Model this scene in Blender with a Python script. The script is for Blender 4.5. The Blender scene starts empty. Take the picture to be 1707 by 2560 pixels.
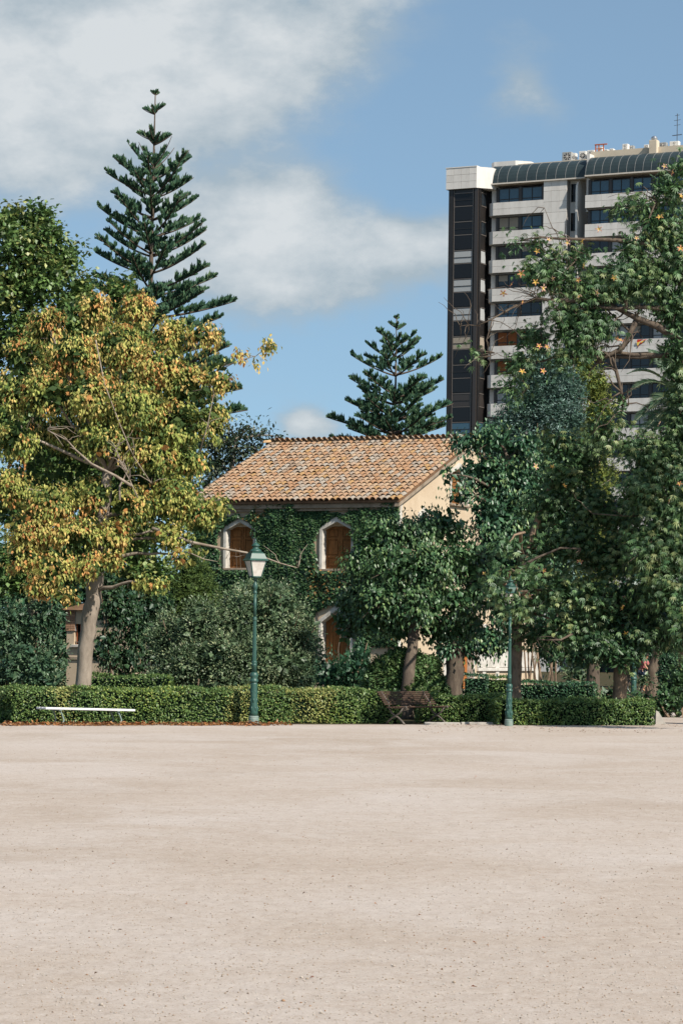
import bpy, math, random
import numpy as np
from mathutils import Vector, Matrix

# ------------------------------------------------------------------ camera, sky, sun
scn = bpy.context.scene
COL = scn.collection
FPX, CX, HY, EYE, ROLL = 7000.0, 853.5, 1633.0, 1.65, math.radians(0.7)   # photograph's pixels
cam = bpy.data.cameras.new('camera'); camo = bpy.data.objects.new('camera', cam); COL.objects.link(camo)
cam.sensor_fit = 'VERTICAL'; cam.sensor_height = 36.0; cam.sensor_width = 24.0
cam.lens = 36.0 * FPX / 2560.0
cam.shift_y = (HY - 1280.0) / 2560.0
cam.clip_start = 0.1; cam.clip_end = 6000
camo.matrix_world = Matrix.Translation((0, 0, EYE)) @ Matrix.Rotation(math.radians(90), 4, 'X') @ Matrix.Rotation(ROLL, 4, 'Z')
scn.camera = camo

SUN_AZ, SUN_EL = math.radians(46), math.radians(41)      # azimuth from +x towards the camera side
SUN_DIR = Vector((math.cos(SUN_AZ) * math.cos(SUN_EL), -math.sin(SUN_AZ) * math.cos(SUN_EL), math.sin(SUN_EL)))
sun = bpy.data.lights.new('sun', 'SUN'); suno = bpy.data.objects.new('sun', sun); COL.objects.link(suno)
sun.energy = 4.6; sun.angle = math.radians(0.53); sun.color = (1.0, 0.93, 0.83)
suno.rotation_euler = SUN_DIR.to_track_quat('Z', 'Y').to_euler()
suno.location = (60, -40, 80)

scn.view_settings.view_transform = 'Standard'; scn.view_settings.look = 'None'
scn.view_settings.exposure = 0.58; scn.view_settings.gamma = 1.0; scn.view_settings.use_curve_mapping = False
scn.cycles.max_bounces = 8; scn.cycles.diffuse_bounces = 3; scn.cycles.glossy_bounces = 3
scn.cycles.transmission_bounces = 4; scn.cycles.transparent_max_bounces = 6
scn.cycles.use_denoising = True

def ray(px, py):
    dx = px - CX; dy = HY - py
    return ((dx * math.cos(ROLL) - dy * math.sin(ROLL)) / FPX, (dx * math.sin(ROLL) + dy * math.cos(ROLL)) / FPX)
def P(px, py, dep):
    a, b = ray(px, py); return Vector((a * dep, dep, EYE + b * dep))
def G(px, py):
    a, b = ray(px, py); t = -EYE / b; return Vector((a * t, t, 0.0))
def on_plane(px, py, O, a):
    """vertical plane through O along unit (ax,ay): returns (s, z)"""
    wx, wz = ray(px, py)
    # O + s a = t (wx, 1)
    det = -a[0] + a[1] * wx
    # s*ax - t*wx = -Ox ; s*ay - t = -Oy
    s = (O[0] - wx * O[1]) / det
    t = O[1] + s * a[1]
    return s, EYE + wz * t

def build_world():
    w = bpy.data.worlds.new('World'); scn.world = w; w.use_nodes = True
    nt = w.node_tree; N = nt.nodes; L = nt.links
    for n in list(N): N.remove(n)
    def node(t, **k):
        n = N.new(t)
        for a, v in k.items(): setattr(n, a, v)
        return n
    def put(sock, v):
        if isinstance(v, bpy.types.NodeSocket): L.new(v, sock)
        else: sock.default_value = v
    def M(op, a, b=0.0, c=None, clamp=False):
        n = node('ShaderNodeMath', operation=op, use_clamp=clamp)
        put(n.inputs[0], a); put(n.inputs[1], b)
        if c is not None: put(n.inputs[2], c)
        return n.outputs[0]
    def VM(op, a, b=None):
        n = node('ShaderNodeVectorMath', operation=op)
        put(n.inputs[0], a)
        if b is not None: put(n.inputs[1], b)
        return n
    out = node('ShaderNodeOutputWorld'); bg = node('ShaderNodeBackground')
    bg.inputs['Strength'].default_value = 0.084
    tc = node('ShaderNodeTexCoord'); d = tc.outputs['Generated']
    sky = node('ShaderNodeTexSky', sky_type='NISHITA', sun_disc=False)
    sky.sun_elevation = SUN_EL; sky.sun_rotation = math.atan2(SUN_DIR.x, SUN_DIR.y)
    sky.air_density = 1.0; sky.dust_density = 0.6; sky.ozone_density = 2.0; sky.altitude = 10
    lift = VM('ADD', d, (0, 0, 0.10)); nrm = VM('NORMALIZE', lift.outputs[0])
    if 'Vector' in sky.inputs: L.new(nrm.outputs[0], sky.inputs['Vector'])
    # clouds: soft banks named by their direction, ragged by noise, over a thin field that covers the whole sky
    nz = node('ShaderNodeTexNoise'); nz.inputs['Scale'].default_value = 10.0; nz.inputs['Detail'].default_value = 7.0
    nz.inputs['Roughness'].default_value = 0.55
    mp = node('ShaderNodeMapping'); mp.inputs['Scale'].default_value = (1, 1, 1.7); L.new(d, mp.inputs[0]); L.new(mp.outputs[0], nz.inputs['Vector'])
    warp = VM('SUBTRACT', nz.outputs['Color'], (0.5, 0.5, 0.5)); ws = VM('SCALE', warp.outputs[0]); ws.inputs['Scale'].default_value = 0.05
    dw = VM('ADD', d, ws.outputs[0]).outputs[0]
    #        px   py   sx   sy   amp
    banks = [(250, 70, 420, 150, 0.80), (560, 90, 230, 150, 0.45), (800, 20, 150, 90, 0.40), (120, 300, 330, 120, 0.50), (420, 290, 170, 60, 0.20), (100, 440, 200, 60, 0.25),
             (690, 500, 150, 95, 0.62), (560, 600, 160, 110, 0.55), (830, 680, 250, 95, 0.68), (1080, 640, 130, 75, 0.65), (620, 730, 200, 60, 0.3),
             (1325, 180, 80, 75, 0.48), (770, 1085, 60, 36, 0.7), (60, 560, 150, 70, 0.15), (640, 1010, 120, 50, 0.12),
             (-700, 200, 600, 200, 0.7), (2500, 500, 500, 160, 0.5)]
    tot = None
    for (px, py, sx, sy, amp) in banks:
        q_ = ray(px, py); c = Vector((q_[0], 1.0, q_[1])).normalized()
        rt = Vector((c.y, -c.x, 0)).normalized(); up = rt.cross(c)
        a = M('DIVIDE', VM('DOT_PRODUCT', dw, tuple(rt)).outputs['Value'], 1.0)
        a = M('ADD', a, -rt.dot(c)); a = M('MULTIPLY', a, FPX / sx)
        b = VM('DOT_PRODUCT', dw, tuple(up)).outputs['Value']; b = M('MULTIPLY', b, FPX / sy)
        q = M('ADD', M('MULTIPLY', a, a), M('MULTIPLY', b, b))
        g = M('MULTIPLY', M('POWER', 2.718, M('MULTIPLY', q, -0.6)), amp)
        front = M('GREATER_THAN', VM('DOT_PRODUCT', d, tuple(c)).outputs['Value'], 0.0)
        g = M('MULTIPLY', g, front)
        tot = g if tot is None else M('ADD', tot, g)
    nf = node('ShaderNodeTexNoise'); nf.inputs['Scale'].default_value = 5.0; nf.inputs['Detail'].default_value = 8.0; nf.inputs['Roughness'].default_value = 0.6
    L.new(mp.outputs[0], nf.inputs['Vector'])
    fld = M('MULTIPLY', M('SUBTRACT', nf.outputs['Fac'], 0.47), 0.55)
    nfine = node('ShaderNodeTexNoise'); nfine.inputs['Scale'].default_value = 28.0; nfine.inputs['Detail'].default_value = 6.0; nfine.inputs['Roughness'].default_value = 0.6
    L.new(mp.outputs[0], nfine.inputs['Vector'])
    fine = M('MULTIPLY', M('SUBTRACT', nfine.outputs['Fac'], 0.5), 0.8)
    dens = M('ADD', M('ADD', tot, fld), fine)
    mr = node('ShaderNodeMapRange', interpolation_type='SMOOTHSTEP'); L.new(dens, mr.inputs[0])
    mr.inputs[1].default_value = 0.14; mr.inputs[2].default_value = 0.72; mr.inputs[3].default_value = 0.0; mr.inputs[4].default_value = 0.92
    # cloud tone: thin parts bluish grey, thick parts whiter
    rp = node('ShaderNodeValToRGB'); L.new(M('ADD', M('MULTIPLY', dens, 0.8), M('MULTIPLY', fine, 1.3)), rp.inputs[0])
    e = rp.color_ramp.elements
    e[0].position = 0.38; e[0].color = (3.2, 3.85, 4.3, 1); e[1].position = 1.15 if False else 1.0; e[1].color = (5.7, 5.95, 6.05, 1)
    mx = node('ShaderNodeMix', data_type='RGBA'); L.new(mr.outputs[0], mx.inputs['Factor'])
    tint = node('ShaderNodeMix', data_type='RGBA', blend_type='MULTIPLY'); tint.inputs['Factor'].default_value = 1.0; L.new(sky.outputs[0], tint.inputs['A']); tint.inputs['B'].default_value = (0.92, 1.05, 1.03, 1)
    veil = node('ShaderNodeMix', data_type='RGBA'); veil.inputs['Factor'].default_value = 0.16; L.new(tint.outputs['Result'], veil.inputs['A']); veil.inputs['B'].default_value = (4.0, 4.7, 5.1, 1)
    L.new(veil.outputs['Result'], mx.inputs['A']); L.new(rp.outputs[0], mx.inputs['B'])
    L.new(mx.outputs['Result'], bg.inputs['Color']); L.new(bg.outputs[0], out.inputs[0])
build_world()

# ------------------------------------------------------------------ helpers
RNG = np.random.default_rng(11); random.seed(11)
ROOT = {}
def tag(o, label=None, cat=None, group=None, kind=None):
    for k, v in (('label', label), ('category', cat), ('group', group), ('kind', kind)):
        if v: o[k] = v
    return o
def thing(name, label, cat, loc=(0, 0, 0), group=None):
    o = bpy.data.objects.new(name, None); COL.objects.link(o); o.location = loc
    o.empty_display_size = 0.2; ROOT[o.name] = Vector(loc); return tag(o, label, cat, group)
def rootloc(o):
    return ROOT.get(o.name, Vector((0, 0, 0)))
def obj(name, V, F, mats, parent=None, smooth=False, col=None, midx=None, loc=None):
    """V world coordinates; F list of index tuples or (n,3)/(n,4) array"""
    V = np.asarray(V, dtype=np.float64).reshape(-1, 3)
    base = rootloc(parent) if parent is not None else (Vector(loc) if loc is not None else Vector((0, 0, 0)))
    Vl = V - np.array(base)
    me = bpy.data.meshes.new(name)
    if isinstance(F, np.ndarray):
        k = F.shape[1]; n = F.shape[0]
        me.vertices.add(len(Vl)); me.vertices.foreach_set('co', Vl.astype(np.float32).ravel())
        me.loops.add(n * k); me.loops.foreach_set('vertex_index', F.astype(np.int32).ravel())
        me.polygons.add(n); me.polygons.foreach_set('loop_start', np.arange(0, n * k, k, dtype=np.int32))
        me.update(calc_edges=True)
    else:
        me.from_pydata(Vl.tolist(), [], F); me.update()
    if not isinstance(mats, (list, tuple)): mats = [mats]
    for m in mats: me.materials.append(m)
    if midx is not None: me.polygons.foreach_set('material_index', np.asarray(midx, dtype=np.int32))
    if smooth: me.polygons.foreach_set('use_smooth', np.ones(len(me.polygons), dtype=bool))
    if col is not None:
        at = me.attributes.new('col', 'FLOAT_COLOR', 'POINT'); c = np.asarray(col, dtype=np.float32)
        if c.shape[1] == 3: c = np.hstack([c, np.ones((len(c), 1), dtype=np.float32)])
        at.data.foreach_set('color', c.ravel())
    o = bpy.data.objects.new(name, me); COL.objects.link(o)
    if parent is not None:
        o.parent = parent; ROOT[o.name] = base
    else:
        o.location = base; ROOT[o.name] = base
    return o
def inst(name, me, M4, parent):
    o = bpy.data.objects.new(name, me); COL.objects.link(o); o.parent = parent
    o.matrix_basis = Matrix.Translation(-rootloc(parent)) @ M4; return o

class Fr:                                   # local frame: origin + three axes
    def __init__(s, o, x, y, z=(0, 0, 1)):
        s.o = Vector(o); s.x = Vector(x); s.y = Vector(y); s.z = Vector(z)
    def __call__(s, a, b, c): return s.o + s.x * a + s.y * b + s.z * c
W = Fr((0, 0, 0), (1, 0, 0), (0, 1, 0))
class MB:
    def __init__(s): s.V = []; s.F = []
    def add(s, V, F):
        k = len(s.V); s.V += [tuple(v) for v in V]; s.F += [tuple(i + k for i in f) for f in F]; return s
    def box(s, x0, x1, y0, y1, z0, z1, fr=W):
        p = [fr(x, y, z) for z in (z0, z1) for y in (y0, y1) for x in (x0, x1)]
        return s.add(p, [(0, 2, 3, 1), (4, 5, 7, 6), (0, 1, 5, 4), (2, 6, 7, 3), (0, 4, 6, 2), (1, 3, 7, 5)])
    def bbox(s, x0, x1, y0, y1, z0, z1, b=0.01, fr=W):       # box with chamfered edges
        pts = []; ix = {}
        X = (x0, x1); Y = (y0, y1); Z = (z0, z1)
        for i in (0, 1):
            for j in (0, 1):
                for k in (0, 1):
                    sx = b if i == 0 else -b; sy = b if j == 0 else -b; sz = b if k == 0 else -b
                    for a, q in enumerate(((0, sy, sz), (sx, 0, sz), (sx, sy, 0))):
                        ix[i, j, k, a] = len(pts); pts.append(fr(X[i] + q[0], Y[j] + q[1], Z[k] + q[2]))
        F = []
        for i in (0, 1): F.append((ix[i, 0, 0, 0], ix[i, 1, 0, 0], ix[i, 1, 1, 0], ix[i, 0, 1, 0]))
        for j in (0, 1): F.append((ix[0, j, 0, 1], ix[1, j, 0, 1], ix[1, j, 1, 1], ix[0, j, 1, 1]))
        for k in (0, 1): F.append((ix[0, 0, k, 2], ix[1, 0, k, 2], ix[1, 1, k, 2], ix[0, 1, k, 2]))
        for i in (0, 1):
            for j in (0, 1): F.append((ix[i, j, 0, 0], ix[i, j, 1, 0], ix[i, j, 1, 1], ix[i, j, 0, 1]))
        for i in (0, 1):
            for k in (0, 1): F.append((ix[i, 0, k, 0], ix[i, 1, k, 0], ix[i, 1, k, 2], ix[i, 0, k, 2]))
        for j in (0, 1):
            for k in (0, 1): F.append((ix[0, j, k, 1], ix[1, j, k, 1], ix[1, j, k, 2], ix[0, j, k, 2]))
        for i in (0, 1):
            for j in (0, 1):
                for k in (0, 1): F.append((ix[i, j, k, 0], ix[i, j, k, 1], ix[i, j, k, 2]))
        return s.add(pts, F)
    def tube(s, pts, rad, n=8, cap=True):
        pts = [Vector(p) for p in pts]; m = len(pts)
        if not hasattr(rad, '__len__'): rad = [rad] * m
        V = []; ref = None
        for i in range(m):
            t = (pts[min(i + 1, m - 1)] - pts[max(i - 1, 0)])
            t = t.normalized() if t.length > 1e-9 else Vector((0, 0, 1))
            if ref is None: ref = Vector((1, 0, 0)) if abs(t.x) < 0.8 else Vector((0, 1, 0))
            u = (ref - t * ref.dot(t)); u = u.normalized() if u.length > 1e-6 else t.orthogonal().normalized(); ref = u
            v = t.cross(u)
            for k in range(n):
                a = 2 * math.pi * k / n; V.append(pts[i] + (u * math.cos(a) + v * math.sin(a)) * rad[i])
        F = [(i * n + k, i * n + (k + 1) % n, (i + 1) * n + (k + 1) % n, (i + 1) * n + k) for i in range(m - 1) for k in range(n)]
        if cap: F += [tuple(range(n))[::-1], tuple(range((m - 1) * n, m * n))]
        return s.add(V, F)
    def lathe(s, prof, fr=W, n=16, rot=0.0, cap=True):
        V = []; m = len(prof)
        for r, z in prof:
            for k in range(n):
                a = 2 * math.pi * k / n + rot; V.append(fr(r * math.cos(a), r * math.sin(a), z))
        F = [(i * n + k, i * n + (k + 1) % n, (i + 1) * n + (k + 1) % n, (i + 1) * n + k) for i in range(m - 1) for k in range(n)]
        if cap: F += [tuple(range(n))[::-1], tuple(range((m - 1) * n, m * n))]
        return s.add(V, F)
    def prism(s, poly, d0, d1, fr):        # poly in (x,z) of the frame, extruded along frame y; ear faces left as one ngon
        n = len(poly)
        V = [fr(x, d0, z) for x, z in poly] + [fr(x, d1, z) for x, z in poly]
        F = [tuple(range(n))[::-1], tuple(range(n, 2 * n))] + [(i, (i + 1) % n, n + (i + 1) % n, n + i) for i in range(n)]
        return s.add(V, F)
    def build(s, name, mat, parent=None, smooth=False, loc=None):
        return obj(name, s.V, s.F, mat, parent, smooth, loc=loc)
def arc(p0, p1, sag, n=8, d=(0, 0, 1)):
    p0 = Vector(p0); p1 = Vector(p1); d = Vector(d)
    return [p0.lerp(p1, i / n) + d * (sag * 4 * (i / n) * (1 - i / n)) for i in range(n + 1)]

# ------------------------------------------------------------------ materials
MAT = {}
def mat(name, base=(0.5, 0.5, 0.5), rough=0.7, spec=0.3, metal=0.0, noise=None, bump=None, rnd=0.0, attr=False, transl=0.0, stretch=(1, 1, 1)):
    """noise=(scale, second colour, contrast lo, hi, detail); bump=(scale, strength, distance)"""
    m = bpy.data.materials.new(name); m.use_nodes = True; nt = m.node_tree; N = nt.nodes; L = nt.links
    b = N['Principled BSDF']; b.inputs['Roughness'].default_value = rough; b.inputs['Metallic'].default_value = metal
    b.inputs['Specular IOR Level'].default_value = spec
    tc = N.new('ShaderNodeTexCoord'); mp = N.new('ShaderNodeMapping'); mp.inputs['Scale'].default_value = stretch; L.new(tc.outputs['Object'], mp.inputs[0])
    cs = None
    if attr:
        a = N.new('ShaderNodeAttribute'); a.attribute_name = 'col'; cs = a.outputs['Color']
    if noise:
        nz = N.new('ShaderNodeTexNoise'); nz.inputs['Scale'].default_value = noise[0]; nz.inputs['Detail'].default_value = noise[4] if len(noise) > 4 else 6
        nz.inputs['Roughness'].default_value = 0.65; L.new(mp.outputs[0], nz.inputs['Vector'])
        mr = N.new('ShaderNodeMapRange'); L.new(nz.outputs['Fac'], mr.inputs[0]); mr.inputs[1].default_value = noise[2]; mr.inputs[2].default_value = noise[3]
        mx = N.new('ShaderNodeMix'); mx.data_type = 'RGBA'; L.new(mr.outputs[0], mx.inputs['Factor'])
        if cs is not None: L.new(cs, mx.inputs['A'])
        else: mx.inputs['A'].default_value = (*base, 1)
        mx.inputs['B'].default_value = (*noise[1], 1); cs = mx.outputs['Result']
    if rnd:
        oi = N.new('ShaderNodeObjectInfo'); hs = N.new('ShaderNodeHueSaturation')
        mr = N.new('ShaderNodeMapRange'); L.new(oi.outputs['Random'], mr.inputs[0]); mr.inputs[3].default_value = 1 - rnd; mr.inputs[4].default_value = 1 + rnd
        L.new(mr.outputs[0], hs.inputs['Value'])
        if cs is not None: L.new(cs, hs.inputs['Color'])
        else: hs.inputs['Color'].default_value = (*base, 1)
        cs = hs.outputs[0]
    if cs is not None: L.new(cs, b.inputs['Base Color'])
    else: b.inputs['Base Color'].default_value = (*base, 1)
    if bump:
        nb = N.new('ShaderNodeTexNoise'); nb.inputs['Scale'].default_value = bump[0]; nb.inputs['Detail'].default_value = 8; nb.inputs['Roughness'].default_value = 0.7
        L.new(mp.outputs[0], nb.inputs['Vector'])
        bn = N.new('ShaderNodeBump'); bn.inputs['Strength'].default_value = bump[1]; bn.inputs['Distance'].default_value = bump[2]
        L.new(nb.outputs['Fac'], bn.inputs['Height']); L.new(bn.outputs[0], b.inputs['Normal'])
    if transl:
        t = N.new('ShaderNodeBsdfTranslucent'); ms = N.new('ShaderNodeMixShader'); ms.inputs[0].default_value = transl
        if cs is not None: L.new(cs, t.inputs['Color'])
        else: t.inputs['Color'].default_value = (*base, 1)
        L.new(b.outputs[0], ms.inputs[1]); L.new(t.outputs[0], ms.inputs[2]); L.new(ms.outputs[0], N['Material Output'].inputs[0])
    MAT[name] = m; return m
mat('leaf', attr=True, rough=0.45, spec=0.45, transl=0.2)
mat('leaf_matte', attr=True, rough=0.65, spec=0.15, transl=0.33)
mat('leaf_glossy', attr=True, rough=0.4, spec=0.5, transl=0.14)
mat('needle', attr=True, rough=0.6, spec=0.2, transl=0.08)
mat('petal', attr=True, rough=0.6, spec=0.2, transl=0.3)
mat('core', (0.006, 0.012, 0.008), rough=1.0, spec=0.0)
mat('bark_grey', (0.30, 0.25, 0.20), 0.9, 0.1, noise=(4, (0.17, 0.14, 0.11), 0.4, 0.65), bump=(14, 0.5, 0.03), stretch=(1, 1, 0.35))
mat('bark_dark', (0.09, 0.07, 0.055), 0.95, 0.1, noise=(5, (0.15, 0.12, 0.09), 0.45, 0.65), bump=(16, 0.6, 0.03), stretch=(1, 1, 0.3))
mat('bark_tan', (0.27, 0.19, 0.13), 0.9, 0.1, noise=(5, (0.14, 0.10, 0.07), 0.45, 0.6), bump=(18, 0.6, 0.03), stretch=(1, 1, 0.5))
mat('twig', (0.30, 0.25, 0.2), 0.9, 0.1, noise=(6, (0.2, 0.16, 0.12), 0.4, 0.6))
mat('plaster', (0.50, 0.40, 0.285), 0.9, 0.1, noise=(1.1, (0.43, 0.33, 0.225), 0.45, 0.75), bump=(30, 0.15, 0.01))
mat('trim', (0.53, 0.50, 0.45), 0.85, 0.1, noise=(3.0, (0.30, 0.275, 0.23), 0.46, 0.72), bump=(40, 0.1, 0.006))
mat('shutter', (0.25, 0.112, 0.040), 0.75, 0.1, noise=(5, (0.13, 0.055, 0.02), 0.4, 0.7), bump=(40, 0.3, 0.004), stretch=(3, 3, 0.4))
mat('door_wood', (0.36, 0.13, 0.035), 0.6, 0.2, noise=(6, (0.24, 0.08, 0.02), 0.4, 0.7), stretch=(4, 4, 0.3))
mat('tile', attr=True, rough=0.9, spec=0.1, noise=(9, (0.24, 0.19, 0.15), 0.5, 0.85), bump=(40, 0.25, 0.01))
mat('roof_deck', (0.13, 0.075, 0.045), 0.95, 0.05, noise=(3, (0.2, 0.12, 0.07), 0.4, 0.7))
mat('eave', (0.30, 0.24, 0.18), 0.9, 0.1, noise=(2, (0.18, 0.14, 0.1), 0.4, 0.7))
mat('green_paint', (0.022, 0.072, 0.056), 0.45, 0.45, noise=(5, (0.045, 0.10, 0.082), 0.5, 0.75), bump=(60, 0.08, 0.003))
mat('lantern_pane', (0.55, 0.52, 0.47), 0.35, 0.5, noise=(7, (0.42, 0.38, 0.33), 0.4, 0.7))
mat('white_paint', (0.62, 0.62, 0.63), 0.5, 0.4, noise=(5, (0.6, 0.58, 0.55), 0.5, 0.8))
mat('pale_iron', (0.13, 0.19, 0.165), 0.6, 0.4, noise=(12, (0.24, 0.27, 0.24), 0.45, 0.7))
mat('dark_wood', (0.075, 0.045, 0.03), 0.6, 0.3, noise=(8, (0.04, 0.026, 0.02), 0.4, 0.7), stretch=(1, 1, 1))
mat('iron', (0.10, 0.085, 0.07), 0.6, 0.4, noise=(12, (0.18, 0.15, 0.12), 0.5, 0.7))
mat('panel', (0.60, 0.57, 0.53), 0.75, 0.25, noise=(1.4, (0.46, 0.435, 0.40), 0.48, 0.8), rnd=0.06, stretch=(1, 1, 0.25))
mat('panel_joint', (0.22, 0.21, 0.20), 0.9, 0.1)
mat('bronze', (0.014, 0.013, 0.013), 0.35, 0.4, noise=(0.5, (0.022, 0.018, 0.016), 0.4, 0.7))
mat('bronze_light', (0.034, 0.028, 0.025), 0.35, 0.5)
mat('mullion', (0.11, 0.095, 0.085), 0.4, 0.5)
mat('glass', (0.012, 0.016, 0.02), 0.06, 0.6)
mat('glass_dark', (0.010, 0.010, 0.011), 0.12, 0.3)
mat('glass_blue', (0.03, 0.075, 0.11), 0.08, 0.8)
mat('blind', (0.33, 0.34, 0.34), 0.6, 0.3)
mat('blind_beige', (0.28, 0.24, 0.19), 0.6, 0.3)
mat('awning', (0.24, 0.085, 0.032), 0.8, 0.1)
mat('roof_metal', (0.028, 0.042, 0.044), 0.42, 0.4, noise=(0.7, (0.02, 0.03, 0.033), 0.4, 0.7))
mat('rib', (0.13, 0.135, 0.135), 0.45, 0.5)
mat('slab_edge', (0.55, 0.49, 0.42), 0.8, 0.2)
mat('cream_wall', (0.55, 0.47, 0.36), 0.85, 0.1, noise=(0.8, (0.5, 0.42, 0.32), 0.4, 0.7))
mat('ac_white', (0.6, 0.58, 0.54), 0.6, 0.3)
mat('ac_grey', (0.25, 0.26, 0.26), 0.6, 0.3)
mat('ac_dark', (0.05, 0.05, 0.055), 0.6, 0.3)
mat('rust_red', (0.36, 0.10, 0.04), 0.7, 0.2)
mat('steel', (0.5, 0.5, 0.5), 0.3, 0.5, metal=0.9)
mat('cloth_red', (0.55, 0.05, 0.03), 0.9, 0.1)
mat('cloth_yellow', (0.6, 0.45, 0.08), 0.9, 0.1)
mat('brick', (0.36, 0.21, 0.13), 0.9, 0.1, rnd=0.2)
mat('soil', (0.075, 0.055, 0.035), 0.95, 0.05, noise=(0.8, (0.045, 0.05, 0.022), 0.4, 0.6), bump=(8, 0.5, 0.05))
mat('grass_ground', (0.06, 0.11, 0.03), 0.9, 0.1, noise=(3, (0.09, 0.10, 0.03), 0.4, 0.7), bump=(25, 0.6, 0.05))
mat('path', (0.46, 0.37, 0.28), 0.95, 0.05, noise=(0.6, (0.36, 0.28, 0.2), 0.4, 0.7), bump=(30, 0.3, 0.02))
mat('stone', (0.40, 0.37, 0.33), 0.9, 0.1, noise=(6, (0.28, 0.26, 0.23), 0.4, 0.7), bump=(30, 0.4, 0.01))
mat('skin', (0.45, 0.23, 0.14), 0.55, 0.3)
mat('shirt', (0.40, 0.12, 0.13), 0.85, 0.1)
mat('shorts', (0.03, 0.04, 0.06), 0.85, 0.1)
mat('hair', (0.03, 0.02, 0.015), 0.7, 0.2)
mat('rubber', (0.02, 0.02, 0.02), 0.7, 0.2)
mat('pebble', attr=True, rough=0.85, spec=0.15)
# ------------------------------------------------------------------ ground
def ground_material():
    m = bpy.data.materials.new('packed_earth'); m.use_nodes = True; nt = m.node_tree; N = nt.nodes; L = nt.links
    b = N['Principled BSDF']; b.inputs['Roughness'].default_value = 0.92; b.inputs['Specular IOR Level'].default_value = 0.12
    tc = N.new('ShaderNodeTexCoord')
    def nz(scale, detail, rough, stretch=(1, 1, 1), warp=0.0):
        mp = N.new('ShaderNodeMapping'); mp.inputs['Scale'].default_value = stretch; L.new(tc.outputs['Object'], mp.inputs[0])
        n = N.new('ShaderNodeTexNoise'); n.inputs['Scale'].default_value = scale; n.inputs['Detail'].default_value = detail
        n.inputs['Roughness'].default_value = rough; n.inputs['Distortion'].default_value = warp; L.new(mp.outputs[0], n.inputs['Vector']); return n.outputs['Fac']
    def rng(v, lo, hi, a=0.0, c=1.0):
        r = N.new('ShaderNodeMapRange'); L.new(v, r.inputs[0]); r.inputs[1].default_value = lo; r.inputs[2].default_value = hi
        r.inputs[3].default_value = a; r.inputs[4].default_value = c; return r.outputs[0]
    def mix(f, A, B, mode='MIX'):
        x = N.new('ShaderNodeMix'); x.data_type = 'RGBA'; x.blend_type = mode
        if isinstance(f, float): x.inputs['Factor'].default_value = f
        else: L.new(f, x.inputs['Factor'])
        for k, v in (('A', A), ('B', B)):
            if isinstance(v, tuple): x.inputs[k].default_value = (*v, 1)
            else: L.new(v, x.inputs[k])
        return x.outputs['Result']
    big = rng(nz(0.22, 6, 0.6, (0.75, 0.5, 1), 0.8), 0.34, 0.66)
    c = mix(big, (0.345, 0.272, 0.212), (0.46, 0.39, 0.338))
    sm = rng(nz(0.5, 7, 0.65, (0.6, 0.5, 1), 0.6), 0.44, 0.68, 0.0, 0.9)            # long faint smears left by feet and rain
    c = mix(sm, c, (0.51, 0.455, 0.42))
    dk = rng(nz(0.33, 7, 0.62, (0.8, 0.55, 1), 0.5), 0.54, 0.72, 0.0, 0.55)
    c = mix(dk, c, (0.275, 0.212, 0.155))
    grit = rng(nz(60, 3, 0.7), 0.30, 0.70); c = mix(grit, c, mix(0.5, c, (0.487, 0.428, 0.37)))
    grit2 = rng(nz(150, 2, 0.7), 0.56, 0.70, 0.0, 0.8); c = mix(grit2, c, (0.25, 0.19, 0.14))
    grit3 = rng(nz(33, 3, 0.75), 0.56, 0.70, 0.0, 0.8); c = mix(grit3, c, (0.27, 0.205, 0.15))
    grit4 = rng(nz(95, 2, 0.6), 0.64, 0.74, 0.0, 0.7); c = mix(grit4, c, (0.521, 0.479, 0.437))
    mid = rng(nz(7, 6, 0.78, (1, 0.55, 1)), 0.36, 0.64); c = mix(mid, mix(0.16, c, (0.20, 0.14, 0.09)), mix(0.14, c, (0.62, 0.57, 0.52)))
    gr = rng(nz(18, 4, 0.8, (1, 0.5, 1)), 0.56, 0.68, 0.0, 0.55); c = mix(gr, c, (0.24, 0.18, 0.13))
    pl = rng(nz(26, 4, 0.8, (1, 0.6, 1)), 0.57, 0.68, 0.0, 0.55); c = mix(pl, c, (0.58, 0.53, 0.49))
    L.new(c, b.inputs['Base Color'])
    bm = N.new('ShaderNodeBump'); bm.inputs['Strength'].default_value = 0.55; bm.inputs['Distance'].default_value = 0.012; L.new(nz(45, 8, 0.75), bm.inputs['Height'])
    b2 = N.new('ShaderNodeBump'); b2.inputs['Strength'].default_value = 0.35; b2.inputs['Distance'].default_value = 0.06; L.new(nz(3.2, 7, 0.7), b2.inputs['Height'])
    L.new(b2.outputs[0], bm.inputs['Normal']); L.new(bm.outputs[0], b.inputs['Normal'])
    return m
MAT['earth'] = ground_material()
def sheet(name, pts, z, m, kind='structure', label=None):
    o = obj(name, [(p[0], p[1], z) for p in pts], [tuple(range(len(pts)))], m); o['kind'] = kind
    if label: o['label'] = label
    return o
sheet('ground', [(-2500, -500), (2500, -500), (2500, 4500), (-2500, 4500)], 0.0, MAT['earth'])
hl0, hl1 = G(-200, 1813), G(1660, 1812)              # line where the planting begins
sheet('garden_soil', [(hl0.x - 60, hl0.y + 0.45), (hl0.x, hl0.y + 0.45), (hl1.x, hl1.y + 0.5), (hl1.x + .1, 90), (200, 90), (200, 420), (-200, 420), (-200, 90)], 0.004, MAT['soil'])
sheet('lawn', [(G(-300, 1806)[0], G(-300, 1806)[1]), (G(75, 1806)[0], G(75, 1806)[1]), (-7.4, 76), (-13, 76)], 0.008, MAT['grass_ground'])
sheet('garden_path', [(2.0, 112), (40, 92), (40, 103), (3.0, 119)], 0.009, MAT['path'])

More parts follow.
